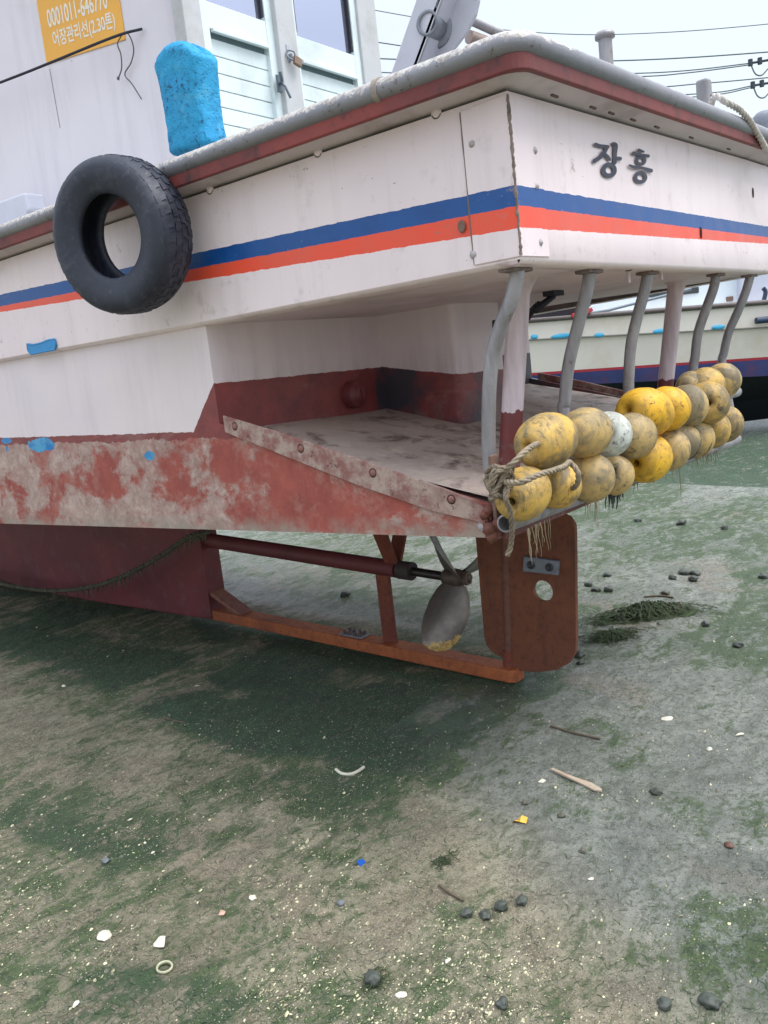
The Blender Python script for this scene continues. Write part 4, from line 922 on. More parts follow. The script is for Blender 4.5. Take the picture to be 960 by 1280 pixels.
# ================================================================ blue foam block
def make_foam():
    bm = bmesh.new(); nz, nu = 22, 48; lay = []
    tl, tr_, bl, br_ = P(205, 80, 0, -1.2), P(262, 70, 0, -1.2), P(226, 200, 0, -1.2), P(276, 184, 0, -1.2)
    for i in range(nz+1):
        t = i/nz; e = min(1, min(t, 1-t)/.06); e = (1-(1-e)**2)**.5
        l = bl.lerp(tl, t); r = br_.lerp(tr_, t); c = (l+r)/2; hwid = abs(l.y-r.y)/2; waist = 1-.13*sin(pi*min(1, max(0, t)))+.03*t
        row = []
        for k in range(nu):
            a = 2*pi*k/nu; ca, sa = cos(a), sin(a); p_ = .42; x = math.copysign(abs(ca)**p_, ca); y = math.copysign(abs(sa)**p_, sa)
            hw_ = hwid*waist*(.86+.14*e); zz = c.z+(.052*(1-abs(y+.1)**1.6) if t > .6 else 0)*(t-.6)/.4+ (l.z-r.z)*.5*y
            row.append(bm.verts.new((-1.205+x*.060*(.8+.2*e)+.008*(random.random()-.5), c.y+y*hw_+.006*(random.random()-.5), zz)))
        lay.append(row)
    for i in range(nz):
        for k in range(nu): bm.faces.new((lay[i][k], lay[i][(k+1) % nu], lay[i+1][(k+1) % nu], lay[i+1][k]))
    bm.faces.new(lay[0][::-1]); last = lay[-1]; ctr = sum((v.co for v in last), Vector())/nu
    for e in (.8, .5, .2):
        row = [bm.verts.new((ctr.x+(v.co.x-ctr.x)*e, v.co.y, v.co.z+.012*(1-e)+.004*(random.random()-.5))) if True else None for v in lay[-1]]
        for k in range(nu): bm.faces.new((last[k], last[(k+1) % nu], row[(k+1) % nu], row[k]))
        last = row
    bmesh.ops.remove_doubles(bm, verts=last, dist=.0005)
    hl_ = [q for q in last if q.is_valid]
    for k in range(nu//2-1):
        q4 = (last[k], last[k+1], last[(nu-k-2+nu//2) % nu] if 0 else last[nu-2-k], last[nu-1-k])
        if all(q.is_valid for q in q4) and len(set(q4)) == 4:
            try: bm.faces.new(q4)
            except ValueError: pass
    for f in bm.faces: f.smooth = True
    me = bpy.data.meshes.new('foam_block'); bm.to_mesh(me); bm.free(); o = bpy.data.objects.new('foam_block', me); COL.objects.link(o); me.materials.append(M_foam)
    s_ = o.modifiers.new('s', 'SUBSURF'); s_.levels = s_.render_levels = 1
    return recenter(o)
tag(make_foam(), 'bright blue block of rough foam standing on the port rail before the cabin door', 'foam block')

# ================================================================ floats
def make_float(name_mat, loc, ax, r=.078, hl=.082, squash=1.0, seed=0):
    """egg-like float with a rope hole through it and a moulded seam; ax = direction of the hole"""
    n = 20; prof = [(.014, -hl*.90)]
    for i in range(n+1):
        t = -pi/2+pi*i/n; rr = r*abs(cos(t))**.80; z = hl*math.copysign(abs(sin(t))**.92, sin(t))
        if rr < .02: continue
        if abs(i-n/2) < .6: rr += .0016
        prof.append((rr, z))
    prof.append((.014, hl*.90)); prof = [(.010, -hl*.5)]+prof+[(.010, hl*.5)]
    q = Vector(ax).normalized().to_track_quat('Z', 'Y').to_matrix().to_4x4(); rd = random.Random(seed)
    sq = Matrix.Rotation(rd.uniform(0, 6), 4, 'Z') @ Matrix.Diagonal((1, squash, 1, 1)).to_4x4()
    mb = MB().lathe(prof, q @ sq, 40); me_o = mb.build('net_float', name_mat, None); me_o.location = loc; return me_o
Bup, Blo = 'floats of the upper row along the stern edge', 'floats of the lower row along the stern edge'
ups = [((683, 551), -.835, M_fd, .080, .112, 'large dirty yellow float with an open rope hole, nearest of the upper row'),
       ((731, 541), -.825, M_ft, .077, .088, 'grimy tan float between the nearest upper float and the white one'),
       ((761, 543), -.825, M_fw, .074, .076, 'the only white float in the rows'),
       ((791, 545), -.83, M_ft, .080, .084, 'tan float just right of the white float'),
       ((806, 516), -.835, M_fy, .088, .108, 'largest bright yellow float, in the middle of the upper row'),
       ((834, 511), -.83, M_fy, .084, .085, 'second bright yellow float, tucked behind the largest one'),
       ((858, 508), -.83, M_ft, .085, .075, 'olive tan float between the second bright yellow float and the last big one'),
       ((884, 504), -.84, M_fd, .088, .085, 'orange-yellow float just before the far end of the upper pipe'),
       ((880, 484), -.80, M_fd, .082, .085, 'yellow float piled high near the far end of the upper row'),
       ((903, 476), -.80, M_ft, .080, .075, 'far topmost brownish float at the end of the upper row'),
       ((864, 481), -.76, M_ft, .060, .070, 'small greyish float half hidden behind the piled yellow float')]
los = [((654, 617), -.82, M_fd, .074, .098, 'nearest lower float, dark at its left end beside the knotted rope'),
       ((697, 607), -.815, M_fd, .069, .070, 'plain yellow lower float second from the knotted rope'),
       ((737, 597), -.82, M_ft, .079, .072, 'round dirty lower float below the white float with a loop of rope on its left'),
       ((766, 594), -.79, M_ft, .070, .060, 'dark tan lower float in shade right below the white float'),
       ((808, 573), -.83, M_fy, .086, .104, 'mottled orange lower float below the largest bright yellow float'),
       ((836, 562), -.82, M_ft, .080, .070, 'streaked tan lower float right of the mottled orange one'),
       ((852, 552), -.81, M_ft, .074, .070, 'lower tan float between the streaked float and the roped brown one'),
       ((870, 549), -.80, M_ft, .078, .066, 'brown lower float wrapped with dark rope ties'),
       ((889, 537), -.81, M_fd, .082, .072, 'yellow lower float second from the far end'),
       ((906, 530), -.81, M_fd, .080, .070, 'lower float at the far end of the pipe')]
fl_objs = []
for rows_, gname in ((ups, Bup), (los, Blo)):
    for k, ((u, v), yy, mt, r_, hl_, lb) in enumerate(rows_):
        rd = random.Random(k*7+len(lb)); yy2 = yy; p = P(u, v, 1, yy2)
        ax = (1, rd.uniform(-.4, .45), rd.uniform(-.35, .35)) if k else ((1, -.05, .05) if gname == Bup else (1, .1, .1))
        o = make_float(mt, p, ax, r_, hl_, rd.uniform(.94, 1.03), k); tag(o, lb, 'float', gname); fl_objs.append(o)
# ropes through and around the floats
def rope_thing(paths, r, mat, label, name='rope', cat='rope'):
    mb = MB()
    for p_ in paths: rope_mb(mb, p_, r)
    return tag(recenter(mb.build(name, mat)), label, cat)
U = [o.location.copy() for o in fl_objs[:11]]; Lw_ = [o.location.copy() for o in fl_objs[11:]]
kn = P(622, 602, 1, -.80)
h1_ = P(662, 560, 1, -.89)
rope_thing([[kn+Vector((0, 0, .01)), P(640, 580, 1, -.87), h1_, U[0]+Vector((-.02, 0, 0)), U[0]]+[u_ for u_ in U[1:8]]], .0085, M_rope, 'pale rope running from the knot into the hole of the nearest upper float')
rope_thing([[kn, P(650, 603, 1, -.90), P(672, 594, 1, -.925), P(692, 588, 1, -.93), P(706, 583, 1, -.92), P(712, 578, 1, -.90), P(722, 590, 1, -.92), P(722, 603, 1, -.91), P(716, 610, 1, -.88), P(712, 606, 1, -.84)]], .0085, M_rope, 'grey rope looping over the nearest lower floats')
kp = []; M_ropek = m_simple('knot_rope', sr(124, 110, 92), .9, .3, 40, bmp=.5, dirt=sr(70, 62, 50), damt=.8)
rd = random.Random(11)
for k in range(7):
    pp = []
    for j in range(9):
        a = j/8*2*pi*1.1+k; rr = .035+rd.uniform(-.008, .012)
        pp.append(kn+Vector((rr*cos(a)*(.9)+rd.uniform(-.008, .008)+(-.012 if k % 2 else .012), rr*sin(a)*.55-.015, rr*sin(a+k*.7)*.9+rd.uniform(-.01, .01))))
    kp.append(pp)
kp.append([kn+Vector((0, -.03, 0)), P(632, 622, 1, -.85), P(638, 640, 1, -.86), P(640, 662, 1, -.85), P(638, 684, 1, -.84), P(633, 696, 1, -.83)])
kp.append([P(607, 600, 1, -.72), P(612, 611, 1, -.76), P(622, 614, 1, -.79), P(630, 606, 1, -.80), P(626, 596, 1, -.78), P(614, 594, 1, -.73), P(607, 600, 1, -.71)])
kp.append([P(608, 590, 1, -.72), P(618, 583, 1, -.78), P(629, 588, 1, -.80), P(627, 597, 1, -.79), P(612, 604, 1, -.73)])
rope_thing(kp, .0075, M_ropek, 'big tangled knot of old rope round the foot of the nearest bent pipe', 'knotted_rope')
# lashings round the lower floats and pipe
lash = []
for idx, dx in ((3, .0), (7, -.015), (7, .02), (6, .0)):
    c_ = Lw_[idx]; rr_ = (los[idx][4])*1.03
    lash.append([c_+Vector((dx+.01*sin(3*a), -rr_*cos(a), rr_*sin(a))) for a in np.linspace(-1.9, 1.9, 10)])
for i, p_ in enumerate(lash):
    rope_thing([p_], .006, M_roped, ['dark lashing around the shaded lower float', 'dark lashing left of the roped brown lower float', 'dark lashing right of the roped brown lower float', 'dark lashing round the pipe below the streaked float'][i], 'lashing', 'lashing')
# dangling weed and fibres below the lower pipe
def dangling(px, n, lmin, lmax, mat, w, seed, label):
    rd = random.Random(seed); mb = MB()
    for k in range(n):
        u0, u1, v0, v1 = px; t = rd.random(); p = P(u0+(u1-u0)*t, v0+(v1-v0)*t, 1, YP-.022); l = rd.uniform(lmin, lmax); pts = []
        dx, dy = rd.uniform(-.012, .012), rd.uniform(-.01, .01)
        for j in range(6): s_ = j/5; pts.append(p+Vector((dx*s_+rd.uniform(-.004, .004), dy*s_, .02-l*s_)))
        ww = rd.uniform(.5, 1.2)*w; mb.tube(smooth_path(pts, 2), [ww*(1-.75*j/10) for j in range(11)], 5)
    return tag(recenter(mb.build('dangling_fibre', mat)), label, 'weed', 'fibres dangling from the stern pipe')
dangling((655, 690, 672, 654), 16, .03, .12, M_strand, .0024, 1, 'pale frayed fibres hanging over the top of the rudder')
dangling((730, 745, 628, 622), 9, .04, .13, M_strand, .0034, 2, 'pale tuft hanging from the pipe right of the rudder')
dangling((758, 775, 614, 606), 18, .03, .10, m_simple('black_plastic', sr(40, 44, 48), .6, .2), .008, 3, 'ragged black plastic tuft hanging from the pipe below the white float')
dangling((790, 900, 600, 566), 40, .02, .075, M_strand, .0028, 4, 'row of short thin fibres along the far half of the lower pipe')
dangling((845, 850, 584, 581), 2, .16, .2, M_strand, .0022, 6, 'two long thin threads hanging from the far half of the pipe')

# hanging weedy rope along the keel
wp = [P(262, 664, 0, -.25), P(235, 672, 0, -.25), P(200, 695, 0, -.25), P(160, 717, 0, -.25), P(115, 733, 0, -.25), P(60, 738, 0, -.25), P(0, 729, 0, -.25), P(-60, 712, 0, -.25)]
mb = MB(); rope_mb(mb, wp, .016); rd = random.Random(4); wps = smooth_path(wp, 8)
for k in range(130):
    p = wps[rd.randrange(2, 40)]; l = rd.uniform(.01, .06)*(1.4 if rd.random() < .2 else 1); mb.tube([p, p+Vector((0, rd.uniform(-.01, .01), -l*.6)), p+Vector((0, rd.uniform(-.02, .02), -l))], [.006, .004, .001], 5)
tag(recenter(mb.build('weedy_rope', M_roped)), 'old rope hung with black weed sagging under the hull beside the keel', 'rope')

# ================================================================ neighbouring boat
def nb_frame():
    o = gpt(948, 528) if False else None
cr_ = RC @ Vector((1, 0, 0)); fw = RC @ Vector((0, 0, -1)); 
rt = Vector((cr_.x, cr_.y, 0)).normalized(); fwd = Vector((fw.x, fw.y, 0)).normalized()
D0 = 11.6; yaw = radians(6); rt2 = Matrix.Rotation(yaw, 3, 'Z') @ rt; out2 = Vector((rt2.y, -rt2.x, 0))  # towards the viewer
base2 = CAM+fwd*D0; base2.z = 0
def atline(u, v, off=0):
    """point where the ray meets the neighbour's near side plane"""
    r = RC @ _d(u, v); o_ = base2+out2*off; t = (o_-CAM).dot(out2)/r.dot(out2); return CAM+r*t
nbp = lambda s, z, off=0: base2+rt2*s+out2*off+Vector((0, 0, z))
def s_of(p): return (p-base2).dot(rt2)
gl_, gr_ = atline(660, 402), atline(960, 379); kl_, kr_ = atline(660, 425), atline(960, 409); rl_, rr_ = atline(667, 466), atline(960, 446); bl_, br_ = atline(723, 481), atline(960, 470)
def lin(a, b): 
    sa, sb = s_of(a), s_of(b); return lambda s: a.z+(b.z-a.z)*(s-sa)/(sb-sa)
zg2, zk2, zr2, zb2 = lin(gl_, gr_), lin(kl_, kr_), lin(rl_, rr_), lin(bl_, br_)
s_lo, s_hi = s_of(gl_)-3.2, s_of(gr_)+3.2
nb2 = tag(empty('fishing_boat', nbp((s_lo+s_hi)/2, .1, -1.3)), 'second boat behind, white over a red line and blue band, on the far green', 'boat')
M_nbw = m_simple('neighbour_white', sr(234, 224, 214), .45, .04, 2, dirt=sr(214, 196, 172), damt=.6)
M_nbb = m_simple('neighbour_blue', sr(60, 66, 118), .6, .25, 3, dirt=sr(104, 62, 92), damt=.8); M_nbr = m_simple('neighbour_red', sr(176, 48, 62), .55, .1, 8); M_nbd = m_simple('neighbour_bottom_shade', sr(22, 26, 36), .7, .2, 4)  # bottom near black: the shade under the hull is painted into its colour
ss = np.linspace(s_lo, s_hi, 36)
def hwn(s):   # plan curve of the near side: pulls in at the bow end (left)
    t = (s-s_lo)/(s_hi-s_lo); return -.9*max(0, .22-t)**1.5*6-.5*max(0, t-.9)*2
def strip(zs_list, offs_):
    return [[nbp(s, z_(s), hwn(s)+o_) for s in ss] for z_, o_ in zip(zs_list, offs_)]
B2 = 2.4
mb = MB(); mb.grid(strip((zr2, zk2, zk2, zg2), (-.10, .0, .03, .06)), False)
mb.grid([[nbp(s, zg2(s), hwn(s)+.06) for s in ss], [nbp(s, zg2(s)-.02, -B2-hwn(s)) for s in ss], [nbp(s, .9, -B2+.2-hwn(s)) for s in ss]], False)
hn = mb.build('hull', M_nbw, nb2)
MB().grid(strip((lambda s: zr2(s)-.035, zr2), (-.105, -.098)), False).build('red_line', M_nbr, nb2)
MB().grid(strip((zb2, lambda s: zr2(s)-.035), (-.16, -.103)), False).build('blue_band', M_nbb, nb2)
MB().grid(strip((lambda s: .16, lambda s: .5, zb2), (-1.1, -.75, -.16)), False).grid([[nbp(s, .16, -1.1) for s in ss], [nbp(s, .16, -1.5) for s in ss], [nbp(s, .95, -B2) for s in ss]], False).build('bottom', M_nbd, nb2)
MB().tube([nbp(s, zg2(s)+.01, hwn(s)+.08) for s in ss], .035, 8).build('rub_rail', m_simple('nb_rail', sr(96, 86, 84), .6, .2), nb2)
MB().tube([nbp(s, zk2(s), hwn(s)+.03) for s in ss], .012, 6).build('knuckle_line', m_simple('nb_line', sr(140, 136, 132), .6), nb2)
M_cy = m_simple('scupper_cyan', sr(70, 176, 218), .5, .1)
for u, v, w in ((702, 420, .15), (749, 419, .07), (824, 414, .09), (898, 409, .10), (668, 421, .05)):
    p = atline(u, v, .04); o_ = MB().lathe([(0, .012), (.9, .012), (1, 0)], Matrix.Translation(p) @ out2.to_track_quat('Z', 'Y').to_matrix().to_4x4() @ Matrix.Diagonal((w*.5 if 0 else 1, 1, 1, 1)), 16)
    o_.v = [tuple(p+rt2*((Vector(q)-p).dot(rt2)*w)+Vector((0, 0, (Vector(q)-p).z*.032))+out2*(Vector(q)-p).dot(out2)) for q in o_.v]; o_.build('scupper', M_cy, nb2)
def slab(pix, off, thick, name, mat, parent=nb2):
    pts = [atline(u, v, off) for u, v in pix]; return MB().prism(pts, -out2*thick).build(name, mat, parent, merge=.0001, bevel=.01)
M_nbc = m_simple('neighbour_cabin', sr(206, 216, 226), .45, .04, 2)
slab(((660, 399), (700, 392), (780, 371), (862, 355), (862, 330), (880, 326), (925, 322), (925, 381)), -.35, 1.1, 'deckhouse', M_nbc)
slab(((926, 384), (926, 290), (985, 284), (985, 380)), -.25, 1.2, 'cabin', m_simple('nb_cabin2', sr(188, 192, 208), .45, .04, 2))
slab(((800, 372), (818, 366), (874, 358), (874, 366), (830, 371)), -.33, .04, 'window', m_simple('nb_dark', sr(52, 60, 66), .4))
slab(((908, 371), (917, 370), (917, 376), (909, 377)), -.33, .04, 'cleat', m_simple('nb_brown', sr(110, 86, 76), .6))
slab(((918, 381), (918, 398), (924, 401), (962, 399), (962, 397), (926, 396)), .10, .05, 'fairlead', m_simple('nb_navy', sr(44, 58, 84), .6)) if False else None
MB().tube([atline(945, 401, .12), atline(975, 398, .12)], .045, 8).build('fairlead', m_simple('nb_navy', sr(44, 58, 84), .6), nb2)
MB().tube(smooth_path([atline(955, 375, .0), atline(957, 365, .0), atline(954, 360, 0)], 4), .03, 8).build('bitt', bpy.data.materials['nb_navy'], nb2)
dk = slab(((610, 398), (640, 392), (700, 384), (745, 378), (730, 388), (712, 395), (690, 401), (630, 403)), .1, .5, 'tarpaulin', m_simple('tarp_dark', sr(36, 28, 38), .8), None)
dk['label'] = 'dark tarpaulin bundle lying on the rail of the second boat'; dk['category'] = 'tarpaulin'
rb_ = slab(((716, 392), (740, 384), (742, 388), (730, 396), (716, 397)), .16, .08, 'red_board', m_simple('board_red', sr(196, 60, 64), .6), None)
rb_['label'] = 'small red board sticking out beside the dark tarpaulin'; rb_['category'] = 'board'
MB().tube([atline(700, 398, .0), atline(760, 388, 0), atline(830, 370, 0), atline(864, 361, 0)], .02, 6).build('hand_line', m_simple('nb_line2', sr(120, 130, 140), .6), nb2)

# ================================================================ utility pole and wires against the sky
M_wire = m_simple('wire', sr(96, 112, 112), .6, .05)
DW = 34.0
def far(u, v, D=DW): 
    r = RC @ _d(u, v); return CAM+r*D
pole = tag(empty('utility_pole', (0, 0, 0)), 'concrete utility pole with crossarms and insulators at the right edge of the sky', 'utility pole')
pb = far(1010, 200); pole.location = (pb.x, pb.y, float(gz(pb.x, pb.y)))
MB().tube([(pb.x, pb.y, 0), (pb.x, pb.y, 15.5)], [.19, .12], 16).build('pole', m_simple('concrete', sr(150, 148, 142), .8), pole)
M_ins = m_simple('insulator', sr(52, 62, 72), .5)
for (u0, v0, u1, v1) in ((938, 79, 1012, 66), (941, 107, 1012, 95)):
    a, b = far(u0, v0), far(u1, v1); MB().tube([a, b], .05, 8).build('crossarm', M_ins, pole)
    for t in (0, .16, .34): q = a.lerp(b, t); MB().tube([q-Vector((0, 0, .10)), q+Vector((0, 0, .14))], .09, 8).build('insulator', M_ins, pole)
    MB().tube(smooth_path([a, far(u0+6, v0+13), far(u0+14, v0+15), far(u0+22, v0+7)], 6), .028, 6).build('jumper_wire', M_wire, pole)
wires = [([(380, -6), (470, 13), (600, 34), (720, 43), (840, 40), (960, 30), (1020, 22)], .022, 'highest thin wire, sagging across the whole sky'),
         ([(440, 72), (620, 78), (765, 76), (860, 72), (960, 65), (1010, 61)], .034, 'second wire from the top, straight and dark'),
         ([(460, 90), (600, 94), (780, 92), (860, 88), (938, 79)], .03, 'wire ending at the upper insulator'),
         ([(460, 96), (600, 99), (790, 96), (860, 91), (938, 81)], .03, 'wire just below it ending at the same upper insulator'),
         ([(440, 50), (462, 52), (480, 54), (700, 88), (800, 108), (880, 104), (960, 97), (1010, 92)], .03, 'wire between the two insulators, straight'),
         ([(600, 118), (780, 120), (890, 116), (941, 107)], .03, 'wire ending at the lower insulator'),
         ([(440, 122), (600, 128), (780, 126), (890, 119), (941, 109)], .028, 'lowest wire ending at the lower insulator')]
for pts, r_, lb in wires:
    tag(recenter(MB().tube(smooth_path([far(u, v) for u, v in pts], 6), r_*.75, 6).build('power_line', M_wire)), lb, 'wire', 'power lines across the sky')

# ================================================================ things lying on the slipway
def blob(rad, seed, flat=.6, sub=3, rough=.25):
    rd = random.Random(seed); bm = bmesh.new(); bmesh.ops.create_icosphere(bm, subdivisions=sub, radius=1)
    off = Vector((rd.uniform(0, 50), rd.uniform(0, 50), rd.uniform(0, 50)))
    from mathutils import noise as mn
    sx, sy = rd.uniform(.75, 1.2), rd.uniform(.7, 1.1); rot = Matrix.Rotation(rd.uniform(0, 6), 3, 'Z')
    for v in bm.verts:
        k = 1+rough*mn.noise(v.co*1.4+off)+rough*.5*mn.noise(v.co*3.3+off)
        # facet a little
        c = v.co*k; v.co = rot @ Vector((c.x*sx*rad, c.y*sy*rad, c.z*flat*rad))
    mb = MB().add([v.co.copy() for v in bm.verts], [tuple(v.index for v in f.verts) for f in bm.faces], True); bm.free(); return mb
M_stone = m_simple('dark_stone', sr(70, 74, 68), .55, .35, 60, bmp=.7, dirt=sr(44, 66, 38), damt=.8); M_stone2 = m_simple('muddy_stone', sr(92, 88, 76), .6, .3, 50, bmp=.7, dirt=sr(52, 66, 44), damt=.8)
M_stoneg = m_simple('grey_stone', sr(108, 112, 116), .6, .2, 30, bmp=.5)
M_stoneb = m_simple('brown_stone', sr(96, 66, 54), .6, .2, 30, bmp=.5)
M_shell = m_simple('shell', sr(214, 208, 190), .5, .08, 40, bmp=.3, dirt=sr(170, 160, 130), damt=.5)
def put(mb, name, mat, u, v, label, cat, group=None, lift=.25):
    p = gpt(u, v); o = mb.build(name, mat); zmin = min(q.co.z for q in o.data.vertices); h = max(q.co.z for q in o.data.vertices)-zmin
    o.location = (p.x, p.y, gh(p.x, p.y)-zmin*(1)-h*lift); return tag(o, label, cat, group)
SG = 'dark stones on the slipway'
stones = [(584, 1144, .016, 'flat dark mossy stone, leftmost of the row of four in the lower middle'), (607, 1146, .017, 'roundest dark stone, second in the row of four in the lower middle'), (627, 1136, .017, 'wet dark stone, third in the row of four in the lower middle'), (652, 1128, .019, 'dark stone at the right end of the row of four in the lower middle'),
          (728, 1065, .013, 'single mossy stone right above the row of four'), (820, 992, .017, 'green-black stone right of the wooden splinter'), (831, 1258, .016, 'pointed dark stone at the bottom edge, left of the larger one'), (888, 1256, .024, 'largest dark stone in the bottom right corner'),
          (702, 1021, .014, 'half-buried stone right of the yellow leaf'), (656, 1005, .013, 'half-buried stone above the yellow leaf'), (467, 1228, .026, 'weedy dark stone near the bottom edge, left of centre'), (132, 1078, .014, 'blue-grey pebble alone at the left'),
          (724, 820, .026, 'green-black stone right beside the rudder foot, upper of two'), (726, 830, .022, 'green-black stone right beside the rudder foot, lower of two'), (923, 808, .027, 'round dark stone far right below the weed'), (882, 783, .025, 'dark stone right of the seaweed heap'),
          (432, 745, .045, 'dark stone with a pale shell behind the skeg'), (761, 739, .042, 'pointed black stone in the group behind the rudder'), (759, 720, .035, 'flat black stone, uppermost of the group behind the rudder'), (745, 739, .032, 'small dark stone left of the pointed one behind the rudder'), (736, 733, .03, 'leftmost small dark stone behind the rudder'),
          (855, 717, .045, 'long dark stone in the far group on the right'), (869, 719, .035, 'dark stone at the right of the far group'), (841, 724, .03, 'dark stone at the left of the far group'), (867, 726, .034, 'flat dark stone in front of the far group'), (832, 743, .036, 'mossy stone between the far group and the weed'),
          (852, 656, .045, 'dark stone far back below the floats'), (906, 662, .045, 'dark stone farthest right in the back row'), (954, 723, .05, 'dark stone cut by the right edge of the photo'), (798, 652, .035, 'small dark stone far back right of the rudder'), (628, 1256, .016, 'dark pebble at the bottom edge in the middle')]
for k, (u, v, r_, lb) in enumerate(stones):
    r_ *= .78 if v < 760 else 1
    put(blob(r_, 100+k, random.Random(k).uniform(.55, .8), 3, .4), 'stone', (M_stone if ('dark' in lb or 'black' in lb) else M_stone2) if k != 11 else M_stoneg, u, v, lb, 'stone', SG)
put(blob(.012, 300, .7), 'pebble', M_stoneg, 426, 1130, 'pale grey pebble right of the big white shells', 'pebble')
put(blob(.016, 301, .5), 'stone', M_stoneb, 911, 1058, 'flat brown stone at the right', 'stone')
def shell_mb(r, seed, cup=.35, thick=.0018):
    """irregular curved shell fragment with thickness"""
    rd = random.Random(seed); n = 18; nc = rd.choice((4, 5, 6)); ca_ = sorted(2*pi*(q+rd.uniform(-.28, .28))/nc for q in range(nc)); cp_ = [(r*rd.uniform(.75, 1.2)*cos(q), r*rd.uniform(.75, 1.2)*sin(q)) for q in ca_]; rad = []
    def edge_r(a):
        best = r*.8; dx, dy = cos(a), sin(a)
        for q in range(nc):
            (x1, y1), (x2_, y2_) = cp_[q], cp_[(q+1) % nc]; ex, ey = x2_-x1, y2_-y1; den = dx*ey-dy*ex
            if abs(den) > 1e-9:
                t = (x1*ey-y1*ex)/den; u_ = (x1*dy-y1*dx)/den
                if t > 0 and -.001 <= u_ <= 1.001: best = t
        return best
    rad = [edge_r(2*pi*k/n)*rd.uniform(.96, 1.04) for k in range(n)]; top = []; mbq = MB(); rot = Matrix.Rotation(rd.uniform(0, 6), 3, 'Z') @ Matrix.Rotation(rd.uniform(-.3, .3), 3, 'X')
    rings = []
    for i in range(5):
        t = i/4; rings.append([rot @ Vector((rad[k]*t*cos(2*pi*k/n)*1.15, rad[k]*t*sin(2*pi*k/n)*.8, cup*r*(1-t*t)+.05*r*sin(t*14))) for k in range(n)])
    for s_, dz in ((1, thick), (-1, 0)):
        vs = [p+Vector((0, 0, dz)) for rg in rings for p in rg]; fs = [(i*n+k, i*n+(k+1) % n, (i+1)*n+(k+1) % n, (i+1)*n+k) for i in range(4) for k in range(n)]
        mbq.add(vs, [f if s_ > 0 else f[::-1] for f in fs], True)
    mbq.add([p+Vector((0, 0, thick)) for p in rings[-1]]+rings[-1], [(k, (k+1) % n, n+(k+1) % n, n+k) for k in range(n)]); return mbq
shells = [(130, 1171, .027, 'largest white shell piece, lower left'), (200, 1179, .025, 'cream shell piece right of the largest white one'), (95, 1256, .012, 'small cream shell piece at the bottom left'), (277, 1142, .014, 'pinkish curved shell piece right of the two large ones'), (316, 1123, .013, 'whitish rough shell piece above the pinkish one'),
          (191, 1066, .008, 'small white chip at the left below the green patch'), (181, 1054, .008, 'white chip above the small white chip at the left'), (163, 1025, .009, 'pale yellow flat chip at the upper left of the mud'), (502, 1244, .014, 'white oyster piece at the bottom edge in the middle'), (260+300, 1201, .011, 'oval white shell chip below the four dark stones'),
          (739, 1099, .009, 'white chip alone right of the middle'), (925, 919, .018, 'pale flat shell far right'), (887, 937, .016, 'small tan shell below the pale flat one at the right'), (834, 899, .026, 'whitish flat flake right of the rudder foot'), (678, 977, .014, 'tan oval shell left of the wooden splinter'), (80, 858, .016, 'white chip in the dark green algae at the left'), (246, 858, .015, 'single white chip in the dark green algae')]
for k, (u, v, r_, lb) in enumerate(shells):
    put(shell_mb(r_, 40+k, random.Random(k).uniform(.2, .5)), 'shell', M_shell if k != 3 else m_simple('shell_pink', sr(196, 160, 140), .5, .1), u, v, lb, 'shell', 'shell pieces on the slipway', .05)
p = gpt(206, 1212); rg = MB().lathe([(.016, .0), (.0215, .0), (.0225, .005), (.020, .009), (.017, .007)], Matrix.Rotation(.12, 4, 'X'), 28, closed=True).build('limpet_ring', m_simple('ring_olive', sr(170, 168, 140), .6, .15, 60)); rg.location = (p.x, p.y, gh(p.x, p.y)+.003)
tag(rg, 'pale ring-shaped shell below the two large shell pieces', 'shell')
p = [gpt(u, v)+Vector((0, 0, .004)) for u, v in ((420, 963), (427, 968), (438, 969), (448, 965), (455, 960))]
tag(recenter(MB().tube(smooth_path(p, 5), .006, 8).build('seashell', M_shell)), 'curved white shell rim in the green patch below the propeller', 'shell')
# blue chip, yellow leaf, splinter, twigs
put(MB().add([Vector((-.014, -.008, 0)), Vector((.012, -.010, .002)), Vector((.016, .004, .006)), Vector((-.004, .012, .008)), Vector((-.014, -.008, .003)), Vector((.012, -.010, .005)), Vector((.016, .004, .009)), Vector((-.004, .012, .011))], [(0, 3, 2, 1), (4, 5, 6, 7), (0, 1, 5, 4), (1, 2, 6, 5), (2, 3, 7, 6), (3, 0, 4, 7)]), 'plastic_chip', m_simple('chip_blue', sr(28, 84, 168), .4), 451, 1080, 'bright blue plastic chip on the mud', 'plastic chip', None, .1)
lf = MB(); lv = [(-.026, .006, .012), (-.014, .020, .002), (-.010, -.004, .020), (.004, .012, .010), (.006, -.012, .004), (.020, .006, .016), (.026, -.010, .003), (.032, .004, .006)]
ft = [(0, 2, 1), (1, 2, 3), (2, 4, 3), (3, 4, 5), (4, 6, 5), (5, 6, 7)]
lf.add([Vector(q) for q in lv], ft); lf.add([Vector(q)+Vector((0, 0, .0012)) for q in lv], ft)
lfo = put(lf, 'leaf', m_simple('leaf_yellow', sr(222, 176, 66), .55, .2, 60, bmp=.3, dirt=sr(180, 120, 50), damt=.5), 651, 1027, 'curled yellow leaf lying on the mud', 'leaf', None, .05); lfo.rotation_euler = (0, .2, 2.3)
a, b = gpt(690, 964), gpt(753, 992); d_ = (b-a).normalized(); n_ = Vector((-d_.y, d_.x, 0)); z_ = Vector((0, 0, .012))
pts = [a-n_*.006, a+(b-a)*.6-n_*.010, b-n_*.014-(b-a)*.1, b, b+n_*.010-(b-a)*.05, a+(b-a)*.72+n_*.018, a+(b-a)*.4+n_*.008, a+n_*.006]
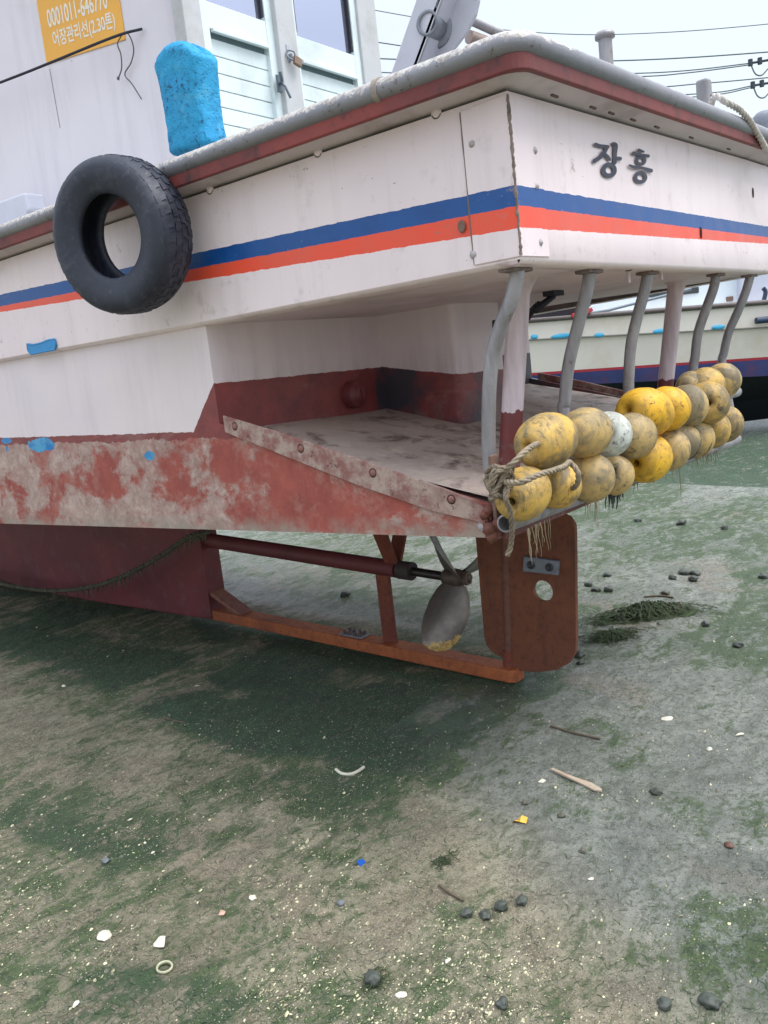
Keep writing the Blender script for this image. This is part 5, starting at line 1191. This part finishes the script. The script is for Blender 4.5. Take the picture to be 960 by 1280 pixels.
tag(recenter(MB().prism([p+Vector((0, 0, .004)) for p in pts][::-1], (0, 0, .008)).build('wood_splinter', m_simple('splinter', sr(176, 160, 140), .75, .2, 30, bmp=.4, dirt=sr(150, 100, 76), damt=.7), None, merge=.0001, bevel=.002)), 'broken pale wooden splinter with a wide brown end', 'splinter')
tw = [((688, 909), (715, 917), (750, 925), .005, 'dark thin twig above the wooden splinter'), ((805, 747), (825, 746), (842, 748), .006, 'straight twig lying behind the seaweed heap'), ((205, 899), (220, 903), (232, 905), .003, 'pale short stalk in the algae at the left'), ((549, 1108), (562, 1118), (580, 1128), .004, 'thin dark stalk above the row of four stones')]
for A1, B1, C1, r_, lb in tw:
    tag(recenter(MB().tube(smooth_path([gpt(*q)+Vector((0, 0, .006)) for q in (A1, B1, C1)], 5), r_, 6).build('twig', m_simple('twig_brown', sr(96, 84, 68), .8, .2) if 'twig_brown' not in bpy.data.materials else bpy.data.materials['twig_brown'])), lb, 'twig')
# seaweed heap: ribbons piled on a low mound
M_weed = m_simple('seaweed', sr(44, 60, 26), .8, .5, 14, bmp=.3, dirt=sr(50, 42, 32), damt=.8)
def weed(cpix, n, rx, ry, hmax, seed, label, lscale=1.0, ang=0.):
    rd = random.Random(seed); mb = MB(); c = gpt(*cpix); mnd = []
    from mathutils import noise as mn
    for i in range(15):
        row = []
        for j in range(36):
            r0 = i/14; a = 2*pi*j/35; lx, ly = r0*cos(a)*rx*.85, r0*sin(a)*ry*.85; e_ = 1+.3*mn.noise(Vector((cos(a)*1.5, sin(a)*1.5, seed))); lx *= e_; ly *= e_
            x = c.x+lx*cos(ang)-ly*sin(ang); y = c.y+lx*sin(ang)+ly*cos(ang)
            row.append(Vector((x, y, gh(x, y)-.004+hmax*.62*(1-r0**1.5)*(.55+.9*abs(mn.noise(Vector((x*9, y*9, seed))))+.3*mn.noise(Vector((x*30, y*30, 1)))))))
        mnd.append(row)
    mb.grid(mnd, True)
    for k in range(n):
        r0 = abs(rd.gauss(0, .45)); a = rd.uniform(0, 2*pi); lx, ly = min(1, r0)*cos(a)*rx, min(1, r0)*sin(a)*ry; x = c.x+lx*cos(ang)-ly*sin(ang); y = c.y+lx*sin(ang)+ly*cos(ang)
        h = hmax*max(0, 1-r0*.9)*rd.uniform(.5, 1.); th = rd.gauss(ang, .8)+(pi if rd.random() < .5 else 0); l = rd.uniform(.02, .075)*lscale; w = rd.uniform(.0015, .0045)*lscale; rows_ = []
        for j in range(7):
            t = j/6; th += rd.uniform(-.5, .5); x += cos(th)*l/6; y += sin(th)*l/6; hh_ = gh(x, y)+.003+h*(1-.5*t)+rd.uniform(0, .004); nn = Vector((-sin(th), cos(th), rd.uniform(-.8, .8)))*w*(1-.5*t)
            rows_.append([Vector((x, y, hh_))+nn, Vector((x, y, hh_+.002)), Vector((x, y, hh_))-nn])
        mb.grid(rows_, True)
    return tag(recenter(mb.build('seaweed', M_weed)), label, 'seaweed')
weed((808, 770), 900, .42, .13, .085, 1, 'large dark green seaweed heap right of the rudder', 1.2, -.75)
weed((765, 797), 420, .22, .09, .035, 2, 'flat fringe of seaweed lying nearest the rudder', 1.0, -.6)
weed((467, 1226), 70, .05, .03, .012, 3, 'small tuft of weed over the stone near the bottom edge', .5)
weed((555, 1078), 60, .06, .025, .006, 4, 'small dark weed strands in the middle of the mud', .5)

# loose litter nobody could count: shell grit, algae scraps, grit
def scatter(n, fn, seed, name, mat, kindlabel):
    rs = np.random.RandomState(seed); mb = MB(); cnt = 0
    cx, cy = CAM.x, CAM.y
    while cnt < n:
        u = rs.uniform(-20, 980); v = rs.uniform(700, 1300)**1.0; v = 1300-(1300-740)*abs(rs.rand())**1.15
        p = gpt_fast(u, v)
        if fn(p.x, p.y, rs, mb, u, v): cnt += 1
    o = mb.build(name, mat); return tag(o, kind='stuff')
def gpt_fast(u, v):
    r = RC @ _d(u, v); t = (.05*CAM[1]-CAM[2])/(r[2]-.05*r[1]); return CAM+r*t
def chip(x, y, rs, mb, u, v):
    d = float(fbm(x, y, 3.2, 4, 51)); w_ = float(wet(x, y))
    if rs.rand() > (max(0, d-.34)*3.2)**1.6*(1-.72*w_)*1.0+.03: return False
    r = rs.gamma(1.5, .0009)+.0007; r = min(r, .007); z = gh(x, y)+r*.25; k = rs.randint(4, 7); a0 = rs.rand()*6; tx, ty = rs.uniform(-.5, .5, 2)
    pts = []
    for j in range(k):
        a = a0+2*pi*j/k; q = r*rs.uniform(.6, 1.2); px_, py_ = q*cos(a)*1.2, q*sin(a)*.8; pts.append(Vector((x+px_, y+py_, z+px_*tx+py_*ty)))
    c = Vector((x, y, z+r*.35)); mb.add([c]+pts, [(0, j+1, (j+1) % k+1) for j in range(k)]); return True
M_grit = (lambda n: n.done(n.mix(n.ramp(n.noise(37, 2, vec=n.map((1, 1, 1))), .4, .62), sr(212, 204, 168), sr(128, 122, 92)), .6))(N('shell_grit'))
scatter(11000, chip, 5, 'shell_grit', M_grit, '')
def grit(x, y, rs, mb, u, v):
    r = rs.gamma(2, .0008)+.0008; z = gh(x, y)+r*.3; k = 5; a0 = rs.rand()*6
    base = [Vector((x+r*cos(a0+2*pi*j/k)*rs.uniform(.7, 1.2), y+r*sin(a0+2*pi*j/k)*rs.uniform(.7, 1.2), z-r*.4)) for j in range(k)]
    mb.add(base+[Vector((x, y, z+r*.7))], [(j, (j+1) % k, k) for j in range(k)]); return True
scatter(5000, grit, 8, 'grit', m_simple('grit', sr(104, 102, 90), .6, .4, 60, bmp=0), '')
def scrap(x, y, rs, mb, u, v):
    a_ = float(algae(x, y))
    if rs.rand() > a_**1.3: return False
    th = rs.rand()*6.28; l = rs.uniform(.008, .035); w = rs.uniform(.0005, .0016); rows_ = []
    for j in range(5):
        t = j/4; th += rs.uniform(-.6, .6); x += cos(th)*l/4; y += sin(th)*l/4; z = gh(x, y)+rs.uniform(.0005, .002); n_ = Vector((-sin(th), cos(th), rs.uniform(-.4, .4)))*w*(1-.6*t); rows_.append([Vector((x, y, z))+n_, Vector((x, y, z))-n_])
    mb.grid(rows_, False); return True
M_scrap = (lambda n: n.done(n.mix(n.ramp(n.noise(23, 3), .4, .62), sr(34, 54, 32), sr(66, 86, 46)), .5))(N('algae_strands'))
scatter(4500, scrap, 9, 'algae', M_scrap, '')
